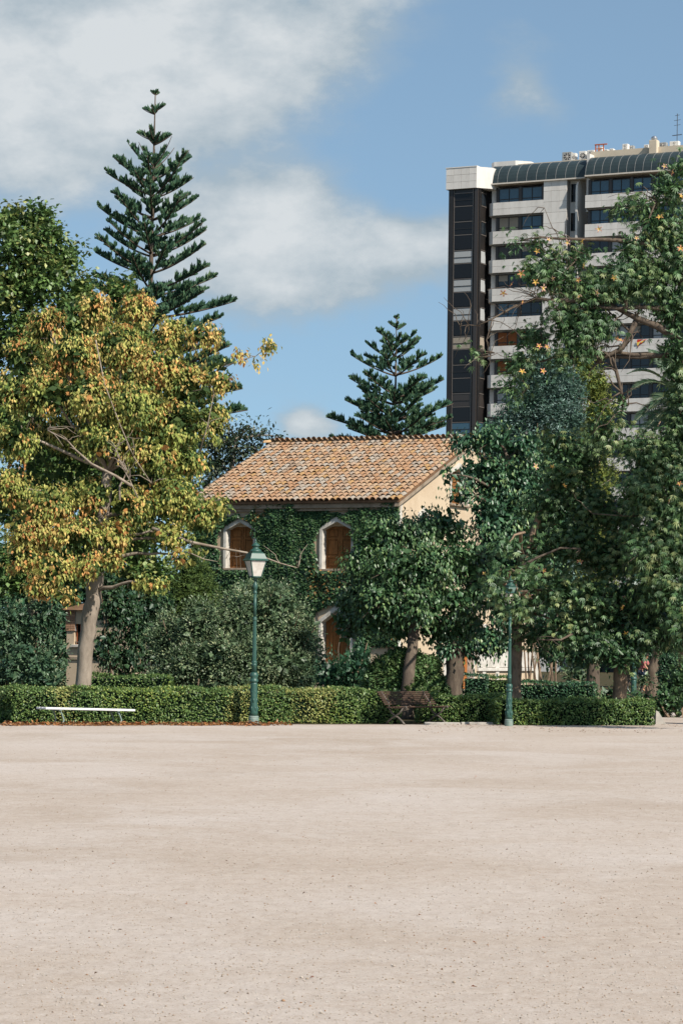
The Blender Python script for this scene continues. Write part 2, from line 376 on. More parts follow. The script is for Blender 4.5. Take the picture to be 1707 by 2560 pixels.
def pebbles():
    n = 34000
    y = 11.5 / (1 - RNG.random(n) * 0.80); x = (RNG.random(n) - 0.5) * 2 * 0.13 * y
    r = 0.0016 + 0.0065 * RNG.random(n) ** 4 * (y / 12) ** 0.3
    big = RNG.random(n) < 0.006; r[big] *= 2.0
    oct_ = np.array([(1, 0, 0), (-1, 0, 0), (0, 1, 0), (0, -1, 0), (0, 0, 1), (0, 0, -.6)], float)
    fc = np.array([(0, 2, 4), (2, 1, 4), (1, 3, 4), (3, 0, 4), (2, 0, 5), (1, 2, 5), (3, 1, 5), (0, 3, 5)])
    a = RNG.random(n) * 6.28; ca, sa = np.cos(a), np.sin(a)
    o = oct_[None] * (1 + 0.35 * (RNG.random((n, 6, 3)) - 0.5)); o = o * np.stack([r, r * (0.6 + 0.4 * RNG.random(n)), r * 0.65], 1)[:, None, :]
    V = np.stack([o[..., 0] * ca[:, None] - o[..., 1] * sa[:, None] + x[:, None], o[..., 0] * sa[:, None] + o[..., 1] * ca[:, None] + y[:, None], o[..., 2] + (r * 0.25)[:, None]], 2)
    F = (fc[None] + (np.arange(n) * 6)[:, None, None]).reshape(-1, 3)
    pal = np.array([(0.40, 0.345, 0.29), (0.33, 0.265, 0.20), (0.18, 0.14, 0.105), (0.30, 0.19, 0.115), (0.46, 0.42, 0.38)])
    c = pal[RNG.choice(5, n, p=[.44, .28, .03, .05, .20])] * (0.85 + 0.3 * RNG.random((n, 1)))
    tag(obj('loose_gravel', V.reshape(-1, 3), F, MAT['pebble'], col=np.repeat(c, 6, 0)), 'small loose pebbles strewn over the pale square', 'gravel', kind='stuff')
pebbles()

# ------------------------------------------------------------------ the old house
TH = math.radians(25)
HDEP = 122.0
ec = P(998, 1250, HDEP)                                    # right end of the front eave
hx = Vector((-math.cos(TH), math.sin(TH), 0)); hy = Vector((math.sin(TH), math.cos(TH), 0))
HF = Fr((ec.x, ec.y, 0), hx, hy)                            # s along the eave to the left, d inward, z up
ZE = ec.z
def hpix(s, d, z):
    p = HF(s, d, z); a = p.x / p.y; b = (p.z - EYE) / p.y
    return (CX + FPX * (a * math.cos(ROLL) + b * math.sin(ROLL)), HY - FPX * (-a * math.sin(ROLL) + b * math.cos(ROLL)))
RL = on_plane(466, 1245, ec, hx)[0]                         # roof length
DD = on_plane(1189, 1100, ec, hy)[0]                        # eave to ridge, horizontally
ZR = on_plane(1189, 1097, ec, hy)[1]                        # ridge height
OV, OG = 0.38, 0.22                                         # overhangs: eave, gable
slope = (ZR - ZE) / DD
house = thing('house', 'old cream two-storey house with terracotta tiled roof and ivy over its front', 'house', (ec.x, ec.y, 0))
zwall = ZE + OV * slope - 0.12
def fpl(px, py):
    O = HF(0, OV, 0); return on_plane(px, py, O, hx)
def gpl(px, py):
    O = HF(OG, 0, 0); return on_plane(px, py, O, hy)

def wall_with_openings(strips, s0, s1, ztop, fr):
    """strips: list of (sa, sb, [(z0, zshoulder, zapex), ...]) ; wall in plane d=0 of fr, made of flat pieces"""
    mb = MB(); cur = s0
    def q(a, b, c, d): mb.add([fr(a, 0, c), fr(b, 0, c), fr(b, 0, d), fr(a, 0, d)], [(0, 1, 2, 3)])
    for sa, sb, ops in sorted(strips):
        q(cur, sa, 0, ztop(0) if callable(ztop) else ztop); z = 0.0; sm = (sa + sb) / 2
        for (z0, zs, za) in sorted(ops):
            q(sa, sb, z, z0)
            nxt = min([o[0] for o in ops if o[0] > z0] + [ztop])
            zt = (za + nxt) / 2 if nxt < ztop else ztop
            mb.add([fr(sa, 0, zs), fr(sm, 0, za), fr(sm, 0, zt), fr(sa, 0, zt)], [(0, 1, 2, 3)])
            mb.add([fr(sm, 0, za), fr(sb, 0, zs), fr(sb, 0, zt), fr(sm, 0, zt)], [(0, 1, 2, 3)])
            z = zt
        if z < ztop - 1e-4: q(sa, sb, z, ztop)
        cur = sb
    q(cur, s1, 0, ztop); return mb
def pentagon(sa, sb, z0, zs, za): return [(sa, z0), (sb, z0), (sb, zs), ((sa + sb) / 2, za), (sa, zs)]
def ring_prism(mb, inner, outer, d0, d1, fr):               # band between two polygons with the same number of corners
    n = len(inner)
    V = [fr(x, d, z) for d in (d0, d1) for poly in (inner, outer) for x, z in poly]
    F = []
    for i in range(n):
        j = (i + 1) % n
        F += [(i, j, n + j, n + i), (2 * n + i, 3 * n + i, 3 * n + j, 2 * n + j), (n + i, n + j, 3 * n + j, 3 * n + i), (i, 2 * n + i, 2 * n + j, j)]
    mb.add(V, F)
def shuttered_window(fr, sa, sb, z0, zs, za, rec, parent, lab=None, planks=False, wood='shutter', flip=1):
    """deep opening, white surround with a pointed head, two wooden leaves at the back of the reveal"""
    poly = pentagon(sa, sb, z0, zs, za); w = 0.13
    mb = MB()
    outer = [(sa - w, z0 - 0.02), (sb + w, z0 - 0.02), (sb + w, zs + 0.10), ((sa + sb) / 2, za + 0.24), (sa - w, zs + 0.10)]
    ring_prism(mb, poly, outer, -0.07, 0.05, fr)
    win = mb.build('window', MAT['trim'], parent)
    n = len(poly); mb = MB()                                # reveal
    mb.add([fr(x, d, z) for d in (0.052, rec) for x, z in poly], [(i, (i + 1) % n, n + (i + 1) % n, n + i) for i in range(n)])
    mb.build('reveal', MAT['trim'], win)
    MB().bbox(sa - 0.1, sb + 0.1, -0.16, rec - 0.02, z0 - 0.09, z0 + 0.012, 0.015, fr).build('sill', MAT['eave'], win)
    zt = zs + (za - zs) * 0.45
    MB().prism([(sa, zs), (sb, zs), ((sa + sb) / 2, za)], rec - 0.03, rec - 0.005, fr).build('tympanum', MAT['plaster'], win) if False else None
    sm = (sa + sb) / 2
    MB().prism([(sa - .02, zt), (sb + .02, zt), (sb + .02, za + .05), (sa - .02, za + .05)], rec - 0.10, rec + .1, fr).build('head_panel', MAT['plaster'], win)
    for k, (a, b) in enumerate(((sa + 0.01, sm - 0.006), (sm + 0.006, sb - 0.01))):
        leaf = MB()
        if planks:
            m_ = 4
            for i in range(m_):
                x0 = a + (b - a) * i / m_; x1 = a + (b - a) * (i + 1) / m_ - 0.012
                leaf.bbox(x0, x1, rec - 0.05, rec, z0 + 0.02, zt, 0.006, fr)
            lf = leaf.build('shutter_leaf', MAT[wood], win)
        else:
            leaf.box(a, b, rec - 0.03, rec, z0 + 0.02, zt, fr)
            t = 0.09
            for (x0, x1, c0, c1) in ((a, a + t, z0 + .02, zt), (b - t, b, z0 + .02, zt)):
                leaf.bbox(x0, x1, rec - 0.065, rec - 0.032, c0, c1, 0.008, fr)
            H = zt - z0
            for zc in (z0 + 0.07, z0 + H * 0.30, z0 + H * 0.72, zt - 0.06):
                leaf.bbox(a + t, b - t, rec - 0.062, rec - 0.032, zc - 0.05, zc + 0.05, 0.008, fr)
            lf = leaf.build('shutter_leaf', MAT[wood], win)
            for c0, c1 in ((z0 + 0.16, z0 + H * 0.30 - 0.09), (z0 + H * 0.30 + 0.09, z0 + H * 0.72 - 0.09), (z0 + H * 0.72 + 0.09, zt - 0.15)):
                if c1 - c0 > 0.08: MB().bbox(a + t + 0.035, b - t - 0.035, rec - 0.055, rec - 0.031, c0, c1, 0.02, fr).build('raised_panel', MAT[wood], lf)
    if lab: win['label'] = lab
    return win
FW = Fr(HF(0, OV, 0), hx, hy)                               # front wall plane
GW = Fr(HF(OG, 0, 0), hy, hx)                               # right gable wall plane: x inward, y into the house
ops = {}
def fop(pl, pr, yb, ysh, yap):
    sb, z0 = fpl(pl, yb); sa, _ = fpl(pr, yb); return min(sa, sb), max(sa, sb), z0, fpl((pl + pr) / 2, ysh)[1], fpl((pl + pr) / 2, yap)[1]
o1 = fop(566, 634, 1421, 1325, 1306); o2 = fop(806, 878, 1423, 1324, 1304); o3 = fop(797, 872, 1655, 1556, 1527)
strips = [(o1[0], o1[1], [o1[2:]]), (o2[0], o2[1], [o2[2:], (o3[2], o3[3], o3[4])])]
wf = wall_with_openings(strips, OG, RL - OG, zwall, FW)
wf.build('front_wall', MAT['plaster'], house)
shuttered_window(FW, *o1, 0.40, house, 'pointed window with brown shutters behind the green lantern')
shuttered_window(FW, *o2, 0.40, house, 'pointed upper window with brown panelled shutters amid ivy')
shuttered_window(FW, o2[0], o2[1], *o3[2:], 0.45, house, 'lower window with dark plank shutters', planks=True)
# gable wall: pentagon following the roof, openings set in front as shallow recessed frames
gmb = MB(); D2 = 2 * DD
def gz(d): return ZE + slope * min(d, D2 - d) - 0.12
g1 = sorted((gpl(1044, 1330)[0], gpl(1068, 1330)[0])); g1z = (gpl(1057, 1390)[1], gpl(1057, 1297)[1], gpl(1057, 1281)[1])
g2 = sorted((gpl(1125, 1250)[0], gpl(1165, 1250)[0])); g2z = (gpl(1145, 1262)[1], gpl(1145, 1185)[1], gpl(1145, 1170)[1])
g3 = sorted((gpl(1150, 1690)[0], gpl(1180, 1690)[0])); g3z = (0.05, gpl(1165, 1600)[1], gpl(1165, 1585)[1])
cols = [OV, g1[0], g1[1], g2[0], g2[1], g3[0], g3[1], DD, D2 - OV]
cols = sorted(set(cols)); holes = {(g1[0], g1[1]): g1z, (g2[0], g2[1]): g2z}
def inside(a, b, g): return a >= g[0] - 1e-6 and b <= g[1] + 1e-6
for a, b in zip(cols[:-1], cols[1:]):
    if b - a < 1e-5: continue
    z = 0.0; segs = []
    for g, zz in sorted(((g1, g1z), (g2, g2z), (g3, g3z)), key=lambda t: t[1][0]):
        if inside(a, b, g): segs.append((z, zz[0])); z = zz[2]
    for (za_, zb_) in segs: gmb.add([GW(a, 0, za_), GW(b, 0, za_), GW(b, 0, zb_), GW(a, 0, zb_)], [(0, 1, 2, 3)])
    gmb.add([GW(a, 0, z), GW(b, 0, z), GW(b, 0, gz(b)), GW(a, 0, gz(a))], [(0, 1, 2, 3)])
gmb.build('gable_wall', MAT['plaster'], house)
shuttered_window(GW, g1[0], g1[1], *g1z, 0.4, house)
shuttered_window(GW, g2[0], g2[1], *g2z, 0.4, house)
shuttered_window(GW, g3[0], g3[1], *g3z, 0.3, house, 'orange wooden side door', planks=True, wood='door_wood')
# other walls, quoins, pilasters, plinth moulding
MB().add([HF(RL - OG, OV, 0), HF(RL - OG, D2 - OV, 0), HF(RL - OG, D2 - OV, zwall), HF(RL - OG, DD, gz(DD)), HF(RL - OG, OV, zwall)], [(0, 1, 2, 3, 4)]).build('side_wall', MAT['plaster'], house)
MB().add([HF(OG, D2 - OV, 0), HF(RL - OG, D2 - OV, 0), HF(RL - OG, D2 - OV, zwall), HF(OG, D2 - OV, zwall)], [(0, 1, 2, 3)]).build('back_wall', MAT['plaster'], house)
for px in (1110, 1207, 1240, 1338):
    d0 = gpl(px, 1690)[0]; MB().bbox(d0 - 0.19, d0 + 0.19, -0.07, 0.02, 0, gpl(px, 1560)[1], 0.01, GW).build('pilaster', MAT['trim'], house)
MB().bbox(OV - 0.06, OV + 0.34, -0.05, 0.02, 0, zwall - 0.1, 0.01, GW).build('quoin_strip', MAT['trim'], house)
dend = D2 - OV
zpl = gpl(1280, 1678)[1]
MB().bbox(g3[1] + 0.5, dend, -0.12, 0.02, zpl, zpl + 0.17, 0.02, GW).build('plinth_moulding', MAT['trim'], house)
MB().bbox(g3[1] + 0.5, dend, -0.05, 0.02, zpl + 0.19, zpl + 0.95, 0.01, GW).build('white_dado', MAT['trim'], house)
# roof: deck slabs, eave boards, tiles
def roofpt(s, d, off=0.0):
    z = ZE + slope * (d if d <= DD else D2 - d); return HF(s, d, z + off)
deck = MB()
for (d0, d1) in ((0, DD), (D2, DD)):
    deck.add([roofpt(0, d0, -.10), roofpt(RL, d0, -.10), roofpt(RL, d1, -.10), roofpt(0, d1, -.10), roofpt(0, d0, 0), roofpt(RL, d0, 0), roofpt(RL, d1, 0), roofpt(0, d1, 0)],
             [(0, 1, 2, 3), (4, 5, 6, 7), (0, 1, 5, 4), (0, 3, 7, 4), (1, 2, 6, 5)])
roof = deck.build('roof', MAT['roof_deck'], house)
MB().box(OG * .5, RL - OG * .5, 0.10, OV, ZE - 0.30, ZE - 0.11, HF).box(OG * .5, RL - OG * .5, 0.2, OV, ZE - 0.42, ZE - 0.302, HF).build('cornice', MAT['eave'], house)
for d0, d1 in ((0.02, DD), (D2 - 0.02, DD)):
    MB().add([roofpt(0.015, d0, -.28), roofpt(0.015, d1, -.28), roofpt(0.015, d1, -.102), roofpt(0.015, d0, -.102),
              roofpt(OG + .02, d0, -.28), roofpt(OG + .02, d1, -.28), roofpt(OG + .02, d1, -.102), roofpt(OG + .02, d0, -.102)],
             [(0, 1, 2, 3), (4, 5, 6, 7), (0, 1, 5, 4), (3, 2, 6, 7), (0, 3, 7, 4), (1, 2, 6, 5)]).build('rake_moulding', MAT['eave'], house)
TILE_PAL = [(0.344, 0.217, 0.134), (0.371, 0.26, 0.17), (0.317, 0.181, 0.101), (0.289, 0.239, 0.192), (0.344, 0.209, 0.094), (0.248, 0.181, 0.13), (0.344, 0.245, 0.173), (0.317, 0.278, 0.231), (0.365, 0.239, 0.144)]
TILE_P = [.2, .16, .14, .09, .08, .07, .1, .06, .1]
TW_, TLEN, TEXP = 0.275, 0.56, 0.46
def tile_geo(r0, r1, ln, lift0, lift1, th=0.018, n=6):
    V = []
    for (y, r, l) in ((0, r0, lift0), (ln, r1, lift1)):
        for k in range(n + 1):
            a = math.pi * k / n; V.append((math.cos(a) * r, y, math.sin(a) * r * 0.92 + l))
    m = n + 1
    for k in range(n + 1):
        a = math.pi * k / n; V.append((math.cos(a) * (r0 - th), 0.0, math.sin(a) * (r0 - th) * 0.92 + lift0))
    for k in range(n + 1):
        a = math.pi * k / n; V.append((math.cos(a) * (r0 - th), ln * 0.6, math.sin(a) * (r0 - th) * 0.92 + lift0 * .5))
    F = [(k, k + 1, m + k + 1, m + k) for k in range(n)] + [(k, 2 * m + k, 2 * m + k + 1, k + 1) for k in range(n)] + [(2 * m + k, 3 * m + k, 3 * m + k + 1, 2 * m + k + 1) for k in range(n)]
    return np.array(V), F
tv, tf = tile_geo(0.131, 0.105, TLEN, 0.042, 0.0, 0.02)
tile_me = []
for c in TILE_PAL:
    me = bpy.data.meshes.new('tile'); me.from_pydata(tv.tolist(), [], tf); me.materials.append(MAT['tile'])
    at = me.attributes.new('col', 'FLOAT_COLOR', 'POINT'); at.data.foreach_set('color', np.tile(np.array([*c, 1], np.float32), len(tv)))
    me.polygons.foreach_set('use_smooth', np.ones(len(me.polygons), dtype=bool)); me.update(); tile_me.append(me)
cs_, sn_ = math.cos(math.atan(slope)), math.sin(math.atan(slope))
sl = DD / cs_
def tile_matrix(s, t, side=0):
    up = hy * cs_ + Vector((0, 0, sn_)); nrm = -hy * sn_ + Vector((0, 0, cs_))
    if side: up = -hy * cs_ + Vector((0, 0, sn_)); nrm = hy * sn_ + Vector((0, 0, cs_))
    org = (HF(s, 0, ZE) if not side else HF(s, D2, ZE)) + up * t + nrm * 0.012
    xr = up.cross(nrm)
    jit = Matrix.Rotation(random.gauss(0, 0.022), 4, 'Z') @ Matrix.Rotation(random.gauss(0, 0.012), 4, 'X') @ Matrix.Diagonal((random.uniform(.95, 1.06), 1, random.uniform(.9, 1.12), 1))
    return Matrix(((xr.x, up.x, nrm.x, org.x), (xr.y, up.y, nrm.y, org.y), (xr.z, up.z, nrm.z, org.z), (0, 0, 0, 1))) @ jit
ncol = int((RL - 0.1) / TW_); nrow = int(sl / TEXP)
pos = []
for side in (0, 1):
    for j in range(nrow + 1):
        for i in range(ncol + 1):
            s = 0.12 + i * (RL - 0.24) / ncol + random.gauss(0, 0.008)
            patch = 0.5 + 0.5 * math.sin(i * 0.31 + j * 0.5) * math.sin(i * 0.13 - j * 0.41 + 1.3)
            c = int(np.random.default_rng(i * 131 + j * 17 + side).choice(9, p=TILE_P))
            if patch > 0.72 and random.random() < 0.45: c = 3 if random.random() < .5 else 7
            pos.append((side, j, i, s, j * TEXP - 0.06 + random.gauss(0, 0.012), c))
front = [p for p in pos if p[0] == 0]; rest = [p for p in pos if p[0] == 1]
front.sort(key=lambda p: (p[1], abs(p[2] - ncol * 0.45)))
for p in front[:300]: inst('tile', tile_me[p[5]], tile_matrix(p[3], p[4], p[0]), roof)
allV, allC, allF = [], [], []
TV4 = np.hstack([tv, np.ones((len(tv), 1))]); tfa = np.array(tf)
for k, p in enumerate(front[300:] + rest):
    Mx = np.array(tile_matrix(p[3], p[4], p[0])); allV.append((TV4 @ Mx.T)[:, :3]); allF.append(tfa + k * len(tv)); allC.append(np.tile(TILE_PAL[p[5]], (len(tv), 1)))
o = obj('upper_tiles', np.vstack(allV), np.vstack(allF), MAT['tile'], roof, smooth=True, col=np.vstack(allC)); o['kind'] = 'stuff'
rv, rf = tile_geo(0.15, 0.135, 0.44, 0.02, 0.0)
nr = int(RL / 0.40)
rme = []
for c in ((0.52, 0.33, 0.17), (0.45, 0.33, 0.22), (0.5, 0.3, 0.12)):
    me = bpy.data.meshes.new('ridge_tile'); me.from_pydata(rv.tolist(), [], rf); me.materials.append(MAT['tile'])
    at = me.attributes.new('col', 'FLOAT_COLOR', 'POINT'); at.data.foreach_set('color', np.tile(np.array([*c, 1], np.float32), len(rv)))
    me.polygons.foreach_set('use_smooth', np.ones(len(me.polygons), dtype=bool)); me.update(); rme.append(me)
for i in range(nr + 1):
    org = HF(i * RL / nr, DD, ZR + 0.03); xr = hx.cross(Vector((0, 0, 1)))
    Mx = Matrix(((xr.x, hx.x, 0, org.x), (xr.y, hx.y, 0, org.y), (0, 0, 1, org.z), (0, 0, 0, 1))) @ Matrix.Rotation(random.gauss(0, 0.02), 4, 'Z')
    inst('ridge_tile', random.choice(rme), Mx, roof)

# ------------------------------------------------------------------ small garden house seen past the leaning trunk
def garden_house():
    c = P(150, 1700, 98); t = thing('garden_house', 'small cream garden house with a barred window behind the leaning trunk', 'house', (c.x, c.y, 0))
    a = Vector((math.cos(TH), -math.sin(TH), 0)); b = Vector((math.sin(TH), math.cos(TH), 0))
    O = P(166, 1700, 98); O.z = 0; fr = Fr(O, a, b)
    s0, z0 = on_plane(186, 1611, O, a); s1, z1 = on_plane(222, 1560, O, a); ztop = on_plane(170, 1525, O, a)[1]
    mb = MB()
    def q(x0, x1, c0, c1): mb.add([fr(x0, 0, c0), fr(x1, 0, c0), fr(x1, 0, c1), fr(x0, 0, c1)], [(0, 1, 2, 3)])
    q(0, s0, 0, ztop); q(s0, s1, 0, z0); q(s0, s1, z1, ztop); q(s1, 2.4, 0, ztop)
    mb.add([fr(0, 0, 0), fr(0, 3, 0), fr(0, 3, ztop), fr(0, 0, ztop)], [(0, 1, 2, 3)]); mb.add([fr(2.4, 0, 0), fr(2.4, 3, 0), fr(2.4, 3, ztop), fr(2.4, 0, ztop)], [(0, 1, 2, 3)])
    mb.add([fr(0, 3, 0), fr(2.4, 3, 0), fr(2.4, 3, ztop), fr(0, 3, ztop)], [(0, 1, 2, 3)])
    mb.build('wall', MAT['plaster'], t)
    w = MB().add([fr(s0, .18, z0), fr(s1, .18, z0), fr(s1, .18, z1), fr(s0, .18, z1)], [(0, 1, 2, 3)]).build('window', MAT['glass_dark'], t)
    MB().add([fr(x, d, z) for d in (0, .18) for x, z in ((s0, z0), (s1, z0), (s1, z1), (s0, z1))], [(0, 1, 5, 4), (1, 2, 6, 5), (2, 3, 7, 6), (3, 0, 4, 7)]).build('reveal', MAT['plaster'], w)
    for i in range(4):
        x = s0 + (s1 - s0) * (i + .5) / 4; MB().tube([fr(x, .08, z0), fr(x, .08, z1)], .012, 6).build('bar', MAT['rust_red'], w)
    MB().box(s0, s1, .05, .11, z0 + .07, z0 + .1, fr).build('rail', MAT['iron'], w)
    MB().bbox(s0 - .1, s1 + .1, -.12, .02, z0 - .1, z0 - .004, .012, fr).build('sill', MAT['trim'], t)
    MB().bbox(-.03, 2.43, -.05, .02, z0 - .55, z0 - .42, .02, fr).build('string_course', MAT['eave'], t)
    MB().add([fr(-.25, -.25, ztop), fr(2.65, -.25, ztop), fr(2.65, 3.25, ztop), fr(-.25, 3.25, ztop), fr(1.2, 1.5, ztop + .55)], [(0, 1, 4), (1, 2, 4), (2, 3, 4), (3, 0, 4), (0, 1, 2, 3)]).build('roof', MAT['roof_deck'], t)
    pier = MB().box(-.03, .36, -.025, .05, z1 - .25, ztop + .0, fr).build('brick_pier', MAT['panel_joint'], t)
    bm = MB().bbox(0, .175, -.02, 0, 0, .058, .004); me = None
    n = int((ztop - z1 + .25) / .07)
    for j in range(n):
        for i in range(2):
            if me is None:
                me = bpy.data.meshes.new('brick'); me.from_pydata([tuple(v) for v in bm.V], [], bm.F); me.materials.append(MAT['brick'])
            o_ = fr(-.02 + i * .19 + (j % 2) * .004, -.028, z1 - .24 + j * .07)
            inst('brick', me, Matrix(((a.x, b.x, 0, o_.x), (a.y, b.y, 0, o_.y), (0, 0, 1, o_.z), (0, 0, 0, 1))), pier)
garden_house()
# ------------------------------------------------------------------ apartment tower
def tower():
    AL = math.radians(27); dep = FPX / 23.9
    a = Vector((math.cos(AL), -math.sin(AL), 0)); n = Vector((math.sin(AL), math.cos(AL), 0))
    O = P(1232, 505, dep); O.z = 0
    T = Fr(O, a, n)
    def pl(px, py, d=0.0): return on_plane(px, py, T(0, d, 0), a)
    S = lambda px, d=0.0: pl(px, 600, d)[0]
    zt = pl(1240, 507)[1]; fl = 3.0; ph = 1.34                     # top parapet's upper edge, storey, parapet height
    t = thing('apartment_tower', 'tall pale stone apartment tower with dark glass shaft and barrel roofs', 'building', T(0, 4, 0))
    NF = 16; lev = [zt - fl * i for i in range(NF)]
    nvis = 9
    pan = {}
    def panel_mesh(w, h):
        k = (round(w, 2), round(h, 2))
        if k not in pan:
            b = MB().bbox(0.010, k[0] - 0.010, 0, 0.06, 0.010, k[1] - 0.010, 0.006); me = bpy.data.meshes.new('panel')
            me.from_pydata([tuple(v) for v in b.V], [], b.F); me.materials.append(MAT['panel']); pan[k] = me
        return pan[k]
    def clad(s0, s1, z0, z1, d, cols, rows, parent, ax=None, org=None):
        """stone panels on the plane at depth d (ax: direction of the run if not along the facade)"""
        w = (s1 - s0) / cols; h = (z1 - z0) / rows; me = panel_mesh(w, h); X = a if ax is None else ax
        Y = Vector((-X.y, X.x, 0))
        if ax is None: Y = n
        for i in range(cols):
            for j in range(rows):
                o = (T(s0 + w * i, d - 0.06, z0 + h * j)) if org is None else org + X * (w * i) - Y * 0.06 + Vector((0, 0, z0 + h * j))
                inst('panel', me, Matrix(((X.x, Y.x, 0, o.x), (X.y, Y.y, 0, o.y), (0, 0, 1, o.z), (0, 0, 0, 1))), parent)
    sA, sB = 0.0, S(1357)
    sP1 = S(1415); sN1 = S(1440); sW2 = S(1469); sW2b = S(1800)
    zroof1 = lev[0] + 1.95
    # solid core behind everything
    core = MB().box(-0.5, sN1, 2.4, 14, 0, zroof1 + 1.0, T).box(sN1, sW2b, 3.2, 14, 0, zroof1 + 1.0, T)
    core.build('core_wall', MAT['bronze'], t)
    def wing(s0, s1, d0, nwin, chamfer, blinds, pcols):
        for i, z in enumerate(lev):
            zb = z - ph
            vis = i < nvis
            p = MB().box(s0, s1, d0 + 0.002, d0 + 0.35, zb + 0.002, z - .002, T).build('parapet', MAT['panel_joint'], t)
            if vis: clad(s0, s1, zb, z, d0, pcols, 2, p)
            else: MB().box(s0, s1, d0 - 0.05, d0, zb, z, T).build('panel', MAT['panel'], p)
            if chamfer:
                q = MB().prism([(0, 0)], 0, 0, T) if False else None
                ring = [(s0, d0), (s0 - 0.35, d0 + 0.12), (s0 - 0.62, d0 + 0.45), (s0 - 0.70, d0 + 1.0), (s0, d0 + 1.0)]
                mb = MB(); k = len(ring); mb.add([T(x, y, zz) for zz in (zb, z) for x, y in ring], [tuple(range(k)), tuple(range(k, 2 * k))] + [(u, (u + 1) % k, k + (u + 1) % k, k + u) for u in range(k)])
                mb.build('curved_corner', MAT['panel'], p)
                MB().box(s0 - 0.55, s0 - 0.05, d0 + 0.9, d0 + 1.3, z, z + fl - ph, T).build('corner_pier', MAT['panel'], p)
            MB().box(s0 - (.3 if chamfer else 0), s1, d0 + 0.35, 2.5 + d0 + .6, zb - 0.12, zb + .1, T).build('floor_slab', MAT['panel_joint'], t)
            # window band above this parapet, set back
            zw0, zw1 = z - 0.05, z + fl - ph - 0.1
            db = d0 + 0.75
            wn = (s1 - s0 - 0.5) / nwin
            for k in range(nwin):
                x0 = s0 + 0.35 + k * wn; x1 = x0 + wn - 0.32
                g = MAT['glass']
                w = MB().box(x0, x1, db, db + 0.05, zw0, zw1, T)
                kind = blinds.get((i, k))
                if i == 0 or (nwin > 3 and i < 2): g = MAT['glass_blue']
                win = w.build('window', g if not kind else MAT[kind], t)
                fm = MB()
                for q0, q1 in ((x0 - 0.02, x0 + 0.07), ((x0 + x1) / 2 - .04, (x0 + x1) / 2 + .04), (x1 - 0.07, x1 + 0.02)): fm.box(q0, q1, db - 0.05, db - 0.003, zw0, zw1, T)
                for c0 in (zw0 + 0.42, zw1 - 0.09): fm.box(x0 + .07, x1 - .07, db - 0.045, db - 0.004, c0, c0 + 0.08, T)
                fm.build('frame', MAT['bronze'], win)
                if not kind and i != 0 and (i * 7 + k * 3) % 4 == 1:
                    MB().box(x0 + .09, (x0 + x1) / 2 - .05, db - 0.02, db - 0.005, zw0 + .9, zw1 - .1, T).build('roller_blind', MAT['blind_beige'], win)
                if kind == 'glass': pass
            for k in range(nwin + 1):
                x0 = s0 + 0.05 + k * wn
                MB().box(x0, x0 + 0.27, db - 0.08, db + 0.1, zw0, zw1 + .1, T).build('pillar', MAT['bronze_light'], t)
    wing(sA, sB, 0.0, 2, True, {(5, 0): 'awning', (5, 1): 'awning', (6, 0): 'awning', (7, 0): 'blind', (1, 0): 'blind_beige', (1, 1): 'glass_blue', (2, 0): 'bronze_light', (4, 0): 'glass_blue'}, 3)
    wing(sW2, sW2b, -0.9, 6, False, {(2, 1): 'blind', (3, 4): 'blind_beige', (5, 1): 'blind', (5, 3): 'blind', (6, 4): 'blind', (8, 2): 'blind'}, 8)
    # stone pier between the wings
    p = MB().box(sB + .002, sP1, 0.002, 2.4, 0, zroof1, T).build('pier', MAT['panel_joint'], t)
    clad(sB, sP1, lev[nvis], zroof1, 0.0, 3, 26, p)
    MB().box(sB, sP1, -0.05, 0, 0, lev[nvis], T).build('panel', MAT['panel'], p)
    # slot of narrow windows and the curved fin beside it
    MB().box(sP1 + .002, sN1, 0.9, 2.4, 0, zroof1, T).build('slot_wall', MAT['panel'], t)
    for i, z in enumerate(lev[:nvis]):
        w = MB().box(sP1 + .12, sP1 + .85, 0.82, 0.89, z - .3, z + 1.55, T).build('window', MAT['glass_dark'], t)
        MB().box(sP1 + .12, sP1 + .85, 0.77, 0.815, z + .45, z + .53, T).build('frame', MAT['bronze'], w)
    fin = MB(); xs = sP1 + .95
    fin.box(xs, sN1 + .05, 0.0, 3.2, 0, zroof1 - 1.2, T)
    V = [T(x, dd, zz) for x in (xs, sN1 + .05) for dd, zz in ((0, zroof1 - 1.2), (0.08, zroof1 - .7), (.35, zroof1 - .3), (.8, zroof1 - .05), (3.2, zroof1 - .05), (3.2, zroof1 - 1.2))]
    fin.add(V, [tuple(range(6)), tuple(range(6, 12))] + [(u, (u + 1) % 6, 6 + (u + 1) % 6, 6 + u) for u in range(5)])
    fin.build('fin', MAT['panel'], t)
    # barrel roofs with ribs
    def barrel(s0, s1, d0, z0, h, dp, nrib, name):
        m = 8; mb = MB(); V = []
        for k in range(m + 1):
            u = math.pi / 2 * k / m; V.append((d0 + dp * (1 - math.cos(u)), z0 + h * math.sin(u)))
        mb.add([T(s, d, z) for s in (s0, s1) for d, z in V], [(k, k + 1, m + 2 + k, m + 1 + k) for k in range(m)])
        e = [T(s0, d, z) for d, z in V] + [T(s0, d0 + dp, z0)]; mb.add(e, [tuple(range(len(e)))])
        e = [T(s1, d, z) for d, z in V] + [T(s1, d0 + dp, z0)]; mb.add(e, [tuple(range(len(e)))])
        b = mb.build(name, MAT['roof_metal'], t)
        for i in range(nrib + 1):
            s = s0 + (s1 - s0) * i / nrib; r = MB()
            r.tube([T(s, d, z) + (T(0, d - (d0 + dp), z - z0) - T(0, 0, 0)).normalized() * 0.01 for d, z in V], 0.032, 5); r.build('rib', MAT['rib'], b)
        MB().box(s0 - .05, s1 + .05, d0 - .12, d0 + dp, z0 - .14, z0 - .003, T).build('slab_edge', MAT['slab_edge'], t)
        return b
